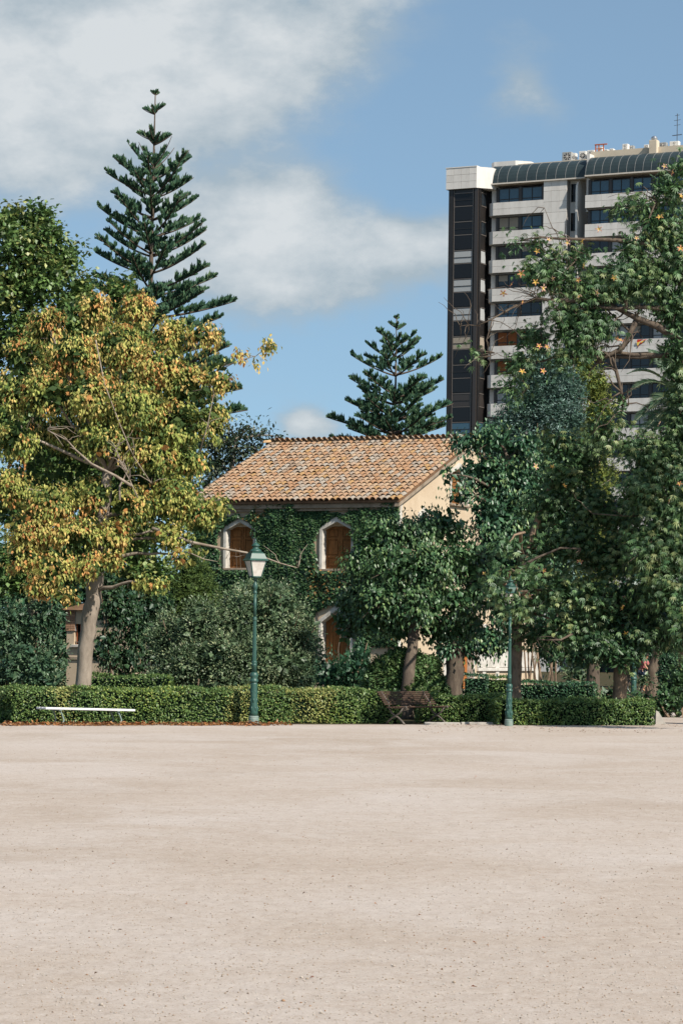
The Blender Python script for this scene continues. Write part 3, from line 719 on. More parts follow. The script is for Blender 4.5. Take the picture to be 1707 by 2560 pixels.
    barrel(-0.55, sN1 + .9, -0.15, zroof1 + .06, 2.15, 2.3, 10, 'barrel_roof')
    barrel(sW2 + .05, sW2b, -1.05, zroof1 + .06, 2.15, 2.3, 16, 'barrel_roof')
    MB().box(-0.2, sN1, 2.2, 13, zroof1 + 1, zroof1 + 2.35, T).build('roof_parapet', MAT['cream_wall'], t)
    MB().box(sN1 + .92, sW2b, 1.4, 13, zroof1 + 1, zroof1 + 2.9, T).build('roof_parapet', MAT['cream_wall'], t)
    MB().box(sN1 + .95, sW2 + .0, 0.2, 1.39, zroof1 - 3.5, zroof1 + 2.5, T).build('junction_wall', MAT['panel'], t)
    # dark glazed shaft with its white cap
    q0 = pl(1121, 600, -1.2)[0]; q1 = pl(1197, 600, -1.2)[0]
    ztop = pl(1160, 473, -1.2)[1]; zcap = pl(1160, 420, -1.2)[1]
    sh = MB().box(q0, q1, -1.1, 6, 0, ztop, T).build('glazed_shaft', MAT['bronze'], t)
    MB().box(q0 - .02, q0 + .5, -1.25, -1.1, 0, ztop, T).build('edge_fin', MAT['bronze'], sh)
    MB().box(q1 - .52, q1 - .14, -1.3, -1.1, 0, ztop, T).build('corner_post', MAT['bronze_light'], sh)
    MB().box(q1 - .8, q1 - .7, -1.2, -1.1, 0, ztop, T).build('mullion', MAT['mullion'], sh)
    MB().box(q0 + .55, q0 + .62, -1.2, -1.1, 0, ztop, T).build('mullion', MAT['mullion'], sh)
    pz = {2: 'blind', 3: 'blind', 4: 'blind', 5: 'blind_beige', 7: 'bronze_light', 8: 'glass_blue'}
    for i in range(NF):
        z = lev[i] - 0.5
        k = pz.get(i, 'glass_dark')
        w = MB().box(q0 + .64, q1 - .82, -1.16, -1.12, z + .25, z + 1.45, T).build('window', MAT[k], sh)
        MB().box(q0 + .64, q1 - .82, -1.2, -1.163, z + .78, z + .84, T).build('frame', MAT['bronze'], w)
        MB().box(q0 + .64, q1 - .82, -1.17, -1.11, z - 1.3, z + .10, T).build('spandrel', MAT['glass_dark'], sh)
        for zz in (z + 0.12, z + 1.5): MB().box(q0 + .64, q1 - .82, -1.19, -1.11, zz, zz + .08, T).build('transom', MAT['mullion'], sh)
        w2 = MB().add([T(q1 + .012, d, zz) for d, zz in ((-.7, z + .25), (.4, z + .25), (.4, z + 1.45), (-.7, z + 1.45))], [(0, 1, 2, 3)]).build('side_window', MAT[k if k != 'glass_dark' else 'glass'], sh)
        MB().box(q1, q1 + .06, -.75, .45, z + 1.5, z + 1.58, T).box(q1, q1 + .06, -.75, .45, z + .12, z + .2, T).build('transom', MAT['mullion'], sh)
    cap = MB().box(q0 - .25, q1 - .25, -1.45, 3, ztop + .02, zcap, T)
    capo = cap.build('cap', MAT['panel_joint'], t)
    clad(q0 - .25, q1 - .25, ztop + .02, zcap, -1.45, 4, 3, capo)
    ring = [(q1 - .25, -1.52), (q1 + 1.0, -0.1), (q1 + 1.0, 3), (q1 - .25, 3)]
    mb = MB(); mb.add([T(x, y, z) for z in (ztop + .02, zcap) for x, y in ring], [(0, 1, 2, 3), (4, 5, 6, 7)] + [(u, (u + 1) % 4, 4 + (u + 1) % 4, 4 + u) for u in range(4)])
    mb.build('chamfered_side', MAT['panel'], capo)
    MB().box(q0 - .3, q1 - .2, -1.55, 3.05, zcap + .002, zcap + .1, T).build('coping', MAT['panel'], capo)
    # recess wall between the shaft and the left wing
    MB().box(q1, -0.35, 1.3, 2.39, 0, zroof1 + .0, T).build('recess_wall', MAT['bronze'], t)
    # pale roof box behind the first barrel
    b0, z0 = pl(1234, 432, 2.0); b1, z1 = pl(1280, 403, 2.0)
    ring = [(b0 - .55, 3.0), (b0, 2.4), (b1 + .35, 2.4), (b1 + 1.6, 3.6), (b1 + 1.6, 6), (b0 - .55, 6)]
    k = 6; mb = MB(); mb.add([T(x, y - .4, z) for z in (z0 - .8, z1 + .05) for x, y in ring], [tuple(range(k)), tuple(range(k, 2 * k))] + [(u, (u + 1) % k, k + (u + 1) % k, k + u) for u in range(k)])
    mb.build('roof_box', MAT['panel'], t)
    ch = MB(); x, z = pl(1631, 392, 1.0); zt_ = pl(1631, 350, 1.0)[1]
    ch.bbox(x - .42, x + .42, .9, 1.7, zroof1 + 1.6, zt_, .03, T)
    ch.build('chimney', MAT['cream_wall'], t)
    MB().lathe([(.12, 0), (.33, .04), (.36, .2), (.25, .38), (.05, .47)], Fr(T(x, 1.3, zt_), a, n), 12).build('chimney_cowl', MAT['steel'], t)
    return T, pl, zroof1, a, n
TT, tpl, zroof1, ta, tn = tower()

def ac_unit(px0, px1, py0, py1, label, m='ac_white', d=3.0, fans=1):
    x0, zb = tpl(px0, py1, d); x1, zt = tpl(px1, py0, d)
    b = TT((x0 + x1) / 2, d + .3, zb); base = zroof1 + (2.35 if px0 < 1466 else 2.9)
    zb = min(zb, base + .35); b.z = base
    t = thing('air_conditioner', label, 'air conditioner', b, 'air conditioning units on the tower roof')
    MB().bbox(x0, x1, d, d + .55, base + .14, max(zt, base + .5), .03, TT).build('casing', MAT[m], t)
    h = max(zt, base + .5) - base - .14
    for f in range(fans):
        zc = base + .14 + h * (f + .5) / fans; r = min((x1 - x0), h / fans) * .38; xc = x0 + (x1 - x0) * .55
        c = TT(xc, d - .004, zc); V = [c + ta * (math.cos(q) * r) + Vector((0, 0, math.sin(q) * r)) for q in [i * math.pi / 8 for i in range(16)]]
        MB().add(V, [tuple(range(16))]).build('fan', MAT['ac_dark'], t)
        g = MB()
        for q in range(4):
            ang = q * math.pi / 4; v = ta * (math.cos(ang) * r * 1.05) + Vector((0, 0, math.sin(ang) * r * 1.05)); g.tube([c - v - tn * .02, c + v - tn * .02], .018, 4)
        g.build('grille', MAT['ac_white'], t)
    for xx in (x0 + .1, x1 - .16): MB().box(xx, xx + .06, d + .05, d + .5, base, base + .14, TT).build('foot', MAT['ac_dark'], t)
ac_unit(1404, 1427, 379, 398, 'large grey air conditioner, leftmost on the tower roof', 'ac_grey', 3.4)
ac_unit(1428, 1438, 382, 397, 'narrow white air conditioner right of the large grey one', 'ac_white', 3.6)
ac_unit(1446, 1463, 377, 396, 'white air conditioner with one dark fan left of the orange frame', 'ac_white', 3.4)
ac_unit(1466, 1484, 378, 397, 'white air conditioner with round fan touching the orange frame', 'ac_white', 3.0)
ac_unit(1492, 1505, 367, 396, 'tall white unit inside the orange frame', 'ac_white', 3.8, 2)
ac_unit(1507, 1518, 384, 398, 'small white air conditioner just right of the orange frame', 'ac_white', 3.2)
ac_unit(1522, 1532, 380, 398, 'slim louvred white unit before the cream parapet begins', 'ac_white', 3.0)
ac_unit(1554, 1568, 359, 384, 'tall white twin-fan unit on the cream parapet', 'ac_white', 2.4, 2)
ac_unit(1570, 1582, 363, 383, 'tall grey-sided unit beside the twin-fan unit', 'ac_grey', 3.0, 2)
ac_unit(1608, 1620, 361, 382, 'white unit left of the domed chimney', 'ac_white', 2.6)
ac_unit(1644, 1664, 355, 375, 'grey unit right of the domed chimney', 'ac_grey', 2.6)
ac_unit(1672, 1695, 352, 374, 'white twin-fan unit near the antenna', 'ac_white', 2.6, 2)
def roof_frame():
    x0, z0 = tpl(1486, 398, 2.2); x1, z1 = tpl(1506, 362, 2.2); base = zroof1 + 2.9
    t = thing('lifting_frame', 'rusty orange lifting frame standing among the rooftop air conditioners', 'frame', TT(x0, 2.4, base))
    for x in (x0, x0 + .35, x1):
        MB().bbox(x, x + .1, 2.2, 2.3, base, z1, .01, TT).build('post', MAT['rust_red'], t)
    MB().bbox(x0 - .05, x1 + .45, 2.18, 2.32, z1 + .004, z1 + .12, .01, TT).build('beam', MAT['rust_red'], t)
    MB().bbox(x0 + .1, x1, 2.22, 2.28, base + (z1 - base) * .5, base + (z1 - base) * .5 + .07, .008, TT).build('cross_bar', MAT['rust_red'], t)
roof_frame()
def antenna():
    x, z1 = tpl(1692, 284, 3.0); base = zroof1 + 2.9
    t = thing('antenna', 'thin television antenna mast on the tower roof at the right edge', 'antenna', TT(x, 3.0, base))
    MB().tube([TT(x, 3, base), TT(x, 3, z1)], .035, 6).build('mast', MAT['ac_dark'], t)
    for zz, w in ((z1 - .2, .25), (z1 - .7, .35), (z1 - 1.2, .35), (z1 - 2.2, .55), (z1 - 2.25, .5)):
        MB().tube([TT(x - w, 3, zz), TT(x + w, 3, zz + .05)], .022, 5).build('crossbar', MAT['ac_dark'], t)
antenna()
def flag():
    x0, z1 = tpl(1592, 849, -1.0); x1, _ = tpl(1618, 849, -1.0); z0 = tpl(1600, 869, -1.0)[1]
    t = thing('flag', 'crumpled red and yellow striped cloth hung over a tower balcony', 'flag', TT(x0, -1.0, z0))
    nx, nz_ = 10, 9
    for st in range(3):
        V = []; r0, r1 = st * 3, st * 3 + 3
        for j in range(r0, r1 + 1):
            for i in range(nx + 1):
                u = i / nx; v = j / nz_; xx = x0 + (x1 - x0) * (u * (1 - .45 * v)); zz = z1 - (z1 - z0) * (v * (1 - .75 * u) + .12 * math.sin(u * 9 + 1) * v)
                V.append(TT(xx, -1.02 - .08 * math.sin(u * 7 + v * 5), zz))
        F = [(j * (nx + 1) + i, j * (nx + 1) + i + 1, (j + 1) * (nx + 1) + i + 1, (j + 1) * (nx + 1) + i) for j in range(3) for i in range(nx)]
        obj('stripe', V, F, MAT['cloth_yellow' if st == 1 else 'cloth_red'], t, smooth=True)
flag()

# ------------------------------------------------------------------ street lamps
def lamp_post(base, label, yaw=0.55, H=3.96):
    t = thing('street_lamp', label, 'street lamp', base, 'green park lamps along the hedge')
    fr = Fr(base, (1, 0, 0), (0, 1, 0)); k = H / 4.22
    def la(name, prof, n=20, m='green_paint', smooth=True, parent=t, rf=.6): return MB().lathe([(r * k * rf, z * k) for r, z in prof], fr, n).build(name, MAT[m], parent, smooth)
    la('foot', [(.215, 0), (.215, .14), (.205, .16), (.21, .19), (.185, .21)], 20, 'stone' if False else 'pale_iron', False)
    ped = la('pedestal', [(.175, .21), (.17, .3), (.15, .55), (.138, .98), (.135, 1.02)])
    for j in range(3):                                             # raised ornament on the pedestal
        for i in range(6):
            an = i * math.pi / 3 + j * .5; z = .38 + j * .2; r = .094 - .012 * j
            c = Vector((math.cos(an) * r, math.sin(an) * r, z)) * k
            MB().lathe([(.006, -.06), (.02, -.03), (.022, .02), (.008, .06)], Fr(base + c, (1, 0, 0), (0, 1, 0)), 6).build('leaf_ornament', MAT['green_paint'], ped, True)
    la('collar', [(.14, 1.02), (.175, 1.04), (.18, 1.07), (.15, 1.10), (.13, 1.12), (.165, 1.16), (.172, 1.2), (.14, 1.25), (.11, 1.27)])
    la('shaft_foot', [(.105, 1.27), (.10, 1.42), (.112, 1.43), (.112, 1.46), (.098, 1.47), (.112, 1.5), (.112, 1.53), (.09, 1.55)])
    # fluted shaft
    prof = [(.088, 1.55), (.08, 2.0), (.072, 2.45), (.07, 2.52)]
    V = []; nf = 24
    for r, z in prof:
        for i in range(nf): V.append(fr(*(lambda q: (math.cos(i * 2 * math.pi / nf) * q, math.sin(i * 2 * math.pi / nf) * q, z * k))(r * .62 * k * (1.0 if i % 2 else .92))))
    F = [(a_ * nf + i, a_ * nf + (i + 1) % nf, (a_ + 1) * nf + (i + 1) % nf, (a_ + 1) * nf + i) for a_ in range(len(prof) - 1) for i in range(nf)]
    obj('shaft', V, F, MAT['green_paint'], t)
    la('mid_collar', [(.07, 2.52), (.085, 2.53), (.085, 2.57), (.076, 2.58), (.082, 2.60), (.07, 2.62)])
    la('upper_shaft', [(.069, 2.62), (.063, 3.17)])
    la('top_collar', [(.063, 3.17), (.08, 3.18), (.08, 3.22), (.066, 3.23), (.062, 3.28), (.085, 3.3), (.1, 3.35), (.085, 3.42), (.05, 3.45), (.035, 3.52)])
    lan = la('lantern_base', [(.035, 3.50), (.06, 3.52), (.05, 3.56), (.16, 3.575), (.165, 3.59)], 12, rf=.9)
    def corner(i, r, z): q = yaw + math.pi / 4 + i * math.pi / 2; return fr(math.cos(q) * r * k, math.sin(q) * r * k, z * k)
    rb, rt, z0, z1 = .155, .285, 3.595, 3.985
    fm = MB()
    for i in range(4):
        fm.tube([corner(i, rb, z0), corner(i, rt, z1)], .016 * k, 4)
        fm.tube([corner(i, rb, z0), corner(i + 1, rb, z0)], .014 * k, 4); fm.tube([corner(i, rt, z1), corner(i + 1, rt, z1)], .014 * k, 4)
    fm.build('lantern_frame', MAT['green_paint'], t)
    for i in range(4):
        MB().add([corner(i, rb, z0), corner(i + 1, rb, z0), corner(i + 1, rt, z1), corner(i, rt, z1)], [(0, 1, 2, 3)]).build('pane', MAT['lantern_pane'], t)
    ro = MB()
    lv = [(.34, 3.985), (.34, 4.005), (.30, 4.03), (.235, 4.155), (.20, 4.17), (.205, 4.195)]
    ro.add([corner(i, r, z) for r, z in lv for i in range(4)], [(a_ * 4 + i, a_ * 4 + (i + 1) % 4, (a_ + 1) * 4 + (i + 1) % 4, (a_ + 1) * 4 + i) for a_ in range(len(lv) - 1) for i in range(4)] + [(0, 1, 2, 3), (20, 21, 22, 23)])
    r_ = ro.build('lantern_roof', MAT['green_paint'], t)
    la('dome', [(.15, 4.197), (.14, 4.23), (.1, 4.265), (.075, 4.275), (.07, 4.33), (.105, 4.345), (.1, 4.36), (.045, 4.41), (.02, 4.43), (.028, 4.45), (.006, 4.52)], 16, parent=r_, rf=1)
    return t
L1 = G(634, 1811); L2 = G(1271, 1815)
lamp_post(L1, 'green cast-iron street lamp standing clear before the hedge and ivy house', 0.42)
lamp_post(L2, 'green street lamp whose lantern is half lost in dark foliage', 0.5, 3.28)
L3 = P(1583, 1700, 84); L3.z = 0
lamp_post(L3, 'green street lamp pole behind the low right-hand hedge', 0.3)

# ------------------------------------------------------------------ benches
def white_bench():
    b0 = G(140, 1813); b1 = G(284, 1811)
    c = (b0 + b1) / 2
    t = thing('white_bench', 'backless bench with white plank seat on slender curved iron legs', 'bench', c)
    e0 = P(103, 1769, b0.y); e1 = P(326, 1774, b1.y + .12); ax = (e1 - e0); ln = ax.length; ax = ax.normalized()
    up = Vector((0, 0, 1)); dv = up.cross(ax).normalized(); fr = Fr(e0 - dv * .22, ax, dv, ax.cross(dv))
    for j in range(3): MB().bbox(0 + .004 * j, ln - .006 * j, j * .15, j * .15 + .135, -.035, .012, .008, fr).build('plank', MAT['white_paint'], t)
    for px in (142, 286):
        u = (px - 103) / 223 * ln
        for sgn, y in ((-1, .07), (1, .36)):
            top = fr(u - .02, y, -.037); foot = fr(u + .05, y + sgn * .04, 0); foot.z = 0.0
            p = [top, top.lerp(foot, .3) + ax * .04, top.lerp(foot, .65) + ax * .055, foot + up * .05, foot]
            MB().tube(p, [.02, .018, .018, .022, .035], 8).build('leg', MAT['pale_iron'], t, True)
        MB().bbox(u - .05, u + .02, .01, .42, -.06, -.0365, .006, fr).build('seat_bracket', MAT['pale_iron'], t)
white_bench()
def slat_bench():
    ph = math.radians(52); f0 = G(972, 1812)
    ax = Vector((math.cos(ph), math.sin(ph), 0)); fw = Vector((math.sin(ph), -math.cos(ph), 0))
    # near-left end: rear foot at px ~958, front foot ~1005
    org = G(960, 1811); fr = Fr(org, ax, fw)
    t = thing('slatted_bench', 'dark slatted wooden park bench with scrolled iron legs in the shade', 'bench', org)
    Lb = 1.95
    for j in range(5): MB().bbox(-.08, Lb, .10 + j * .085, .10 + j * .085 + .055, .405 - .006 * (4 - j) + (.012 if j == 0 else 0), .435 - .006 * (4 - j), .008, fr).build('slat', MAT['dark_wood'], t)
    for j in range(7):
        z = .455 + j * .046; y = .06 - j * .036
        MB().bbox(-.08, Lb, y - .012, y + .014, z, z + .036, .005, fr).build('slat', MAT['dark_wood'], t)
    for u in (.10, Lb - .22):
        L_ = MB()
        L_.tube([fr(u, -.02, 0), fr(u, .04, .07), fr(u, .17, .17), fr(u, .25, .2), fr(u, .38, .28), fr(u, .47, .395)], [.028, .022, .022, .026, .022, .024], 8)
        L_.tube([fr(u, .52, 0), fr(u, .46, .07), fr(u, .33, .17), fr(u, .25, .2), fr(u, .13, .28), fr(u, .06, .395)], [.028, .022, .022, .026, .022, .024], 8)
        L_.tube([fr(u, .06, .395), fr(u, .30, .39), fr(u, .52, .40), fr(u, .55, .43), fr(u, .57, .40), fr(u, .55, .375)], .018, 8)
        L_.tube([fr(u, .06, .395), fr(u, .05, .5), fr(u, -.06, .62), fr(u, -.18, .775)], .02, 8)
        L_.build('leg_frame', MAT['iron'], t, True)
slat_bench()
# ------------------------------------------------------------------ foliage tools
def unit(v): return v / np.maximum(np.linalg.norm(v, axis=-1, keepdims=True), 1e-9)
def rdir(n): return unit(RNG.normal(size=(n, 3)))
def kites(pos, d, nr, L, Wd, fold=0.12):
    """folded leaf: two triangles each"""
    d = unit(d); side = unit(np.cross(d, nr)); nr = np.cross(side, d); n = len(pos)
    L = np.broadcast_to(L, (n,))[:, None]; Wd = np.broadcast_to(Wd, (n,))[:, None]
    mid = pos + d * L * 0.45
    V = np.stack([pos, mid + side * Wd * .5 + nr * Wd * fold, pos + d * L - nr * L * 0.08, mid - side * Wd * .5 + nr * Wd * fold], 1)
    F = np.array([(0, 1, 2), (0, 2, 3)])[None] + (np.arange(n) * 4)[:, None, None]
    return V.reshape(-1, 3), F.reshape(-1, 3)
class Leaves:
    def __init__(s): s.V = []; s.F = []; s.C = []; s.n = 0
    def add(s, V, F, C):
        s.V.append(V); s.F.append(F + s.n); s.C.append(C); s.n += len(V)
    def kite(s, pos, d, nr, L, Wd, col, fold=.12):
        V, F = kites(pos, d, nr, L, Wd, fold); s.add(V, F, np.repeat(col, 4, 0))
    def build(s, name, m, parent=None, **k):
        return obj(name, np.vstack(s.V), np.vstack(s.F), MAT[m], parent, col=np.vstack(s.C), **k)
def pick(pal, pw, n, jit=.18):
    pal = np.array(pal, float); pw = np.array(pw, float) / sum(pw)
    c = pal[RNG.choice(len(pal), n, p=pw)]; return c * (1 + jit * RNG.normal(size=(n, 1))).clip(.5, 1.6)
def lowfreq(p, k=1.0, s=0.0):
    x, y, z = p[:, 0] * k + s, p[:, 1] * k, p[:, 2] * k + 2 * s
    return (np.sin(x * 1.3 + 1.7 * np.sin(z * .9)) + np.sin(z * 1.7 + y * .8 + 1.1 * np.sin(x * .7)) + np.sin(x * .6 - z * .5 + y)) / 3
def scatter(LV, cl, dep, tuft=9.0, per=9, L=.12, Wd=.05, style='out', pal=None, pw=None, tr=.16, hollow=.62, colfn=None, palm=0, keep=None, dj=.18, fill=1.0, fl=(.22, .16), holes=.0):
    """leaves gathered in tufts over ellipsoid clumps (px, py, rx, ry, depth shift, density)"""
    cents = []
    for c in cl:
        px, py, rx, ry = c[:4]; dd = c[4] if len(c) > 4 else 0.0; dn = c[5] if len(c) > 5 else 1.0
        sc = FPX / (dep + dd); C = np.array(P(px, py, dep + dd)); R = np.array([rx / sc, .85 * (rx + ry) / 2 / sc, ry / sc]); rm = R.mean()
        nt_ = max(3, int(tuft * dn * 4 * math.pi * rm * rm)); u = rdir(nt_)
        rad = hollow + (1.06 - hollow) * RNG.random(nt_) ** .6
        rad = rad * (1 + .16 * lowfreq(u * 3 + C[None], 1.6, px * .01))
        tp = C + u * R * rad[:, None]
        if holes:
            kk = lowfreq(tp, 3.3, px * .013) + .35 * lowfreq(tp, 8.5, .4) > -holes; tp, u = tp[kk], u[kk]
        if keep is not None: kk = keep(tp); tp, u = tp[kk], u[kk]
        tp = tp[tp[:, 2] > .05] if False else tp
        ntt = len(tp)
        if not ntt: continue
        tcol = pick(pal, pw, ntt, .10) if colfn is None else colfn(tp)
        k = np.repeat(np.arange(ntt), per); m = len(k)
        off = RNG.normal(size=(m, 3)) * tr; pos = tp[k] + off; out = unit(u[k] / R * rm); ou = unit(off)
        r = rdir(m); up = np.array([0, 0, 1.0])
        if style == 'droop': d = out * .45 - up * .95 + r * .55; nr = out * .9 + r * .6 + up * .35
        elif style == 'up': d = out * .45 + up * .8 + r * .5; nr = out * .7 + up * .5 + r * .6
        elif style == 'rosette': d = ou * .9 + out * .6 + up * .15; nr = out * .6 + up * .7 + r * .4
        elif style == 'needle': d = out * .7 + r * .8 + up * .1; nr = r[::-1] + out * .3
        else: d = out * .5 + r * .8 - up * .25; nr = up * .7 + out * .6 + r * .5
        col = tcol[k] * (1 + dj * RNG.normal(size=(m, 1))).clip(.55, 1.5)
        ll = L * (.7 + .6 * RNG.random(m)); ww = Wd * (.7 + .6 * RNG.random(m))
        if palm:
            d = unit(d); s1 = unit(np.cross(d, nr))
            for j in range(palm):
                f = (j - (palm - 1) / 2) / max(1, (palm - 1) / 2) * 1.15
                LV.kite(pos, d * math.cos(f) + s1 * math.sin(f) - up * .25, nr, ll * (1 - .25 * abs(f)), ww, col)
        else: LV.kite(pos, d, nr, ll, ww, col)
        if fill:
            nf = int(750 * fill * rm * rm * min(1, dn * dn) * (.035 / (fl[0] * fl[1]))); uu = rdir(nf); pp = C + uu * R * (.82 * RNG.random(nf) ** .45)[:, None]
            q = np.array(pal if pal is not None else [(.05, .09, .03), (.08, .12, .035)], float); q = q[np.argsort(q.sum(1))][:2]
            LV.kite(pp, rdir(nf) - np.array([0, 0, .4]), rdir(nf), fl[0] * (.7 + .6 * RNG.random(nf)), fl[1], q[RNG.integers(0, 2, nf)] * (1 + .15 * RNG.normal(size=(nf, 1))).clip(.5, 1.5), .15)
        cents.append((C, R))
    return cents
def limb(p0, p1, r0, r1, bend=.1, n=6, wob=.03, seed=None):
    p0 = Vector(p0); p1 = Vector(p1); ln = (p1 - p0).length; pts = []
    b = Vector((random.uniform(-1, 1), random.uniform(-1, 1), random.uniform(.2, 1))) * bend * ln
    for i in range(n + 1):
        u = i / n; p = p0.lerp(p1, u) + b * (4 * u * (1 - u)) * .5
        if 0 < i < n: p += Vector((random.gauss(0, 1), random.gauss(0, 1), random.gauss(0, 1))) * wob * ln * .35
        pts.append(p)
    return pts, [r0 + (r1 - r0) * (i / n) for i in range(n + 1)]
def trunk_path(pp, dep):
    return [P(x, y, dep) for x, y in pp]
def tree(name, label, cat, base, trunk_pts, trunk_r, bark, cents, crown, leafmat, fork=None, limb_r=.07, nl=10, group=None, twigs=3, n=12):
    base = Vector(base); base.z = 0
    t = thing(name, label, cat, base, group)
    tp = [Vector(p) for p in trunk_pts]
    if tp[0].z > 0: tp[0].z = -0.05
    sp = []; rr = []
    for i in range(len(tp) - 1):                                    # smoother trunk with slight unevenness
        for j in range(4):
            sp.append(tp[i].lerp(tp[i + 1], j / 4)); rr.append(trunk_r[i] + (trunk_r[i + 1] - trunk_r[i]) * j / 4)
    sp.append(tp[-1]); rr.append(trunk_r[-1])
    for i in range(1, len(sp) - 1): sp[i] = sp[i] + Vector((random.gauss(0, .02), random.gauss(0, .02), 0)) * (rr[i] * 4); rr[i] *= random.uniform(.95, 1.06)
    if len(rr) > 2: rr[0] *= 1.25; rr[1] *= 1.05
    MB().tube(sp, rr, n).build('trunk', MAT[bark], t, True)
    if cents:
        top = sp[len(sp) // 2:]
        order = list(range(len(cents))); random.shuffle(order)
        tw = MB()
        for q, i in enumerate(order):
            C, R = cents[i]; c = Vector(C); s0 = min(top, key=lambda p: (p - c).length + max(0, p.z - c.z) * 2)
            if q < nl:
                pts, rad = limb(s0, c, limb_r, limb_r * .25, .16, 7); MB().tube(pts, rad, 7).build('limb', MAT[bark], t, True)
            for j in range(twigs):
                e = c + Vector(RNG.normal(size=3).clip(-1.1, 1.1) * R * .75); pts, rad = limb(c.lerp(s0, .1), e, .018, .005, .15, 4); tw.tube(pts, rad, 4)
        if twigs: tw.build('twigs', MAT['twig' if bark != 'bark_dark' else 'bark_dark'], t)['kind'] = 'stuff'
    cr = crown.build('crown', leafmat, t)
    return t, cr
# palettes
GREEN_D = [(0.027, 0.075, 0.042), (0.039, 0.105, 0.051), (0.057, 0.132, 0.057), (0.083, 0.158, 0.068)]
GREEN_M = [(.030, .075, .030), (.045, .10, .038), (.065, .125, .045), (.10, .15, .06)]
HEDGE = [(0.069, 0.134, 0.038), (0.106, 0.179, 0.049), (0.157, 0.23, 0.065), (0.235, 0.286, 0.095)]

# ------------------------------------------------------------------ hedges
def hedge(name, label, p0, p1, h, th, dens=1300, L=.058, pal=HEDGE, pw=(3, 4, 3, 1), patch=0.0, group='clipped hedges of the garden', bump=.07, young=()):
    p0 = Vector(p0); p1 = Vector(p1); p0.z = p1.z = 0; ax = (p1 - p0); ln = ax.length; ax = ax.normalized(); iy = Vector((-ax.y, ax.x, 0))
    t = thing(name, label, 'hedge', (p0 + p1) / 2, group)
    fr = Fr(p0, ax, iy); A = np.array(ax); I = np.array(iy); O = np.array(p0)
    LV = Leaves()
    for face, area in (('front', ln * h), ('top', ln * th), ('end0', th * h), ('end1', th * h), ('back', ln * h * .4)):
        n = int(area * dens); u, v = RNG.random(n), RNG.random(n)
        z3 = np.array([0, 0, 1.0])
        if face == 'front': s, d, z, nn = u * ln, np.zeros(n), v * h, -I
        elif face == 'back': s, d, z, nn = u * ln, np.full(n, th), v * h, I
        elif face == 'top': s, d, z, nn = u * ln, v * th, np.full(n, h), z3
        elif face == 'end0': s, d, z, nn = np.zeros(n), u * th, v * h, -A
        else: s, d, z, nn = np.full(n, ln), u * th, v * h, A
        pos = O + s[:, None] * A + d[:, None] * I + z[:, None] * z3
        lf = lowfreq(pos, 2.6, .3) * bump + lowfreq(pos, 7.5, 1.3) * bump * .5
        pos = pos + nn * (lf + RNG.normal(size=n) * .022)[:, None]
        r = rdir(n); dd = nn * .7 + r * .8 + z3 * .25; nr = nn * .9 + z3 * .5 + r * .7
        w = np.array(pw, float); c = pick(pal, w, n, .16)
        k = (lowfreq(pos, 1.1, 2.2) > .35) & (RNG.random(n) < .55 + patch); c[k] = c[k] * np.array([1.6, 1.38, 1.1])
        pxs = CX + FPX * pos[:, 0] / pos[:, 1]
        for a_, b_ in young:                                       # sprays of pale young growth
            k = (np.abs(pxs - (a_ + b_) / 2) / ((b_ - a_) / 2) + .6 * lowfreq(pos, 3.0, 4.0) + .3 * RNG.normal(size=n) < .75) & (RNG.random(n) < .75); c[k] = np.array([.30, .31, .10]) * (.7 + .6 * RNG.random((k.sum(), 1)))
        LV.kite(pos, dd, nr, L * (.7 + .6 * RNG.random(n)), L * .62 * (.7 + .6 * RNG.random(n)), c)
    MB().box(.06, ln - .06, .06, th - .06, -.02, h - .06, fr).build('dark_core', MAT['core'], t)  # near-black filler box: the hedge's inner shade put into its colour
    LV.build('foliage', 'leaf', t)
    return t
hA, hB, hC, hD = G(28, 1811), G(1000, 1810), G(1055, 1810), G(1264, 1812)
hE, hF_ = G(1262, 1814), G(1640, 1815)
off = Vector((0, .42, 0))
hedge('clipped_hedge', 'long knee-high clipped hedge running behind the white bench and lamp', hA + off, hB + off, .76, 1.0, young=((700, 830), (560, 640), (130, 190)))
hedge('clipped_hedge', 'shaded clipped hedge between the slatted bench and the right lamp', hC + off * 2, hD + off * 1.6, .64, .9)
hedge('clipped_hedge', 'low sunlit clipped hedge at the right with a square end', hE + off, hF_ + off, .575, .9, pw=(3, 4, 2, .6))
def back_hedge(px0, px1, pyt, dep, label, pal=HEDGE, pw=(4, 4, 2, .5), th=1.0):
    a = P(px0, 1700, dep); b = P(px1, 1700, dep); h = P((px0 + px1) / 2, pyt, dep).z
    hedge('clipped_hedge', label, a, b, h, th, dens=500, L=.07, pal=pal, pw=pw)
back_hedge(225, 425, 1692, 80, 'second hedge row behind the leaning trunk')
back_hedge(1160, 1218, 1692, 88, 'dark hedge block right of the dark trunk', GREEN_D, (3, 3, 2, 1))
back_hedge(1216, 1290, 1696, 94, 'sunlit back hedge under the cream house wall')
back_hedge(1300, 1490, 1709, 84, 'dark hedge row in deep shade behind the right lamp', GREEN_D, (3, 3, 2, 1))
back_hedge(1655, 1760, 1640, 96, 'tall clipped hedge block at the right edge behind the cyclist', GREEN_D, (2, 3, 3, 2))

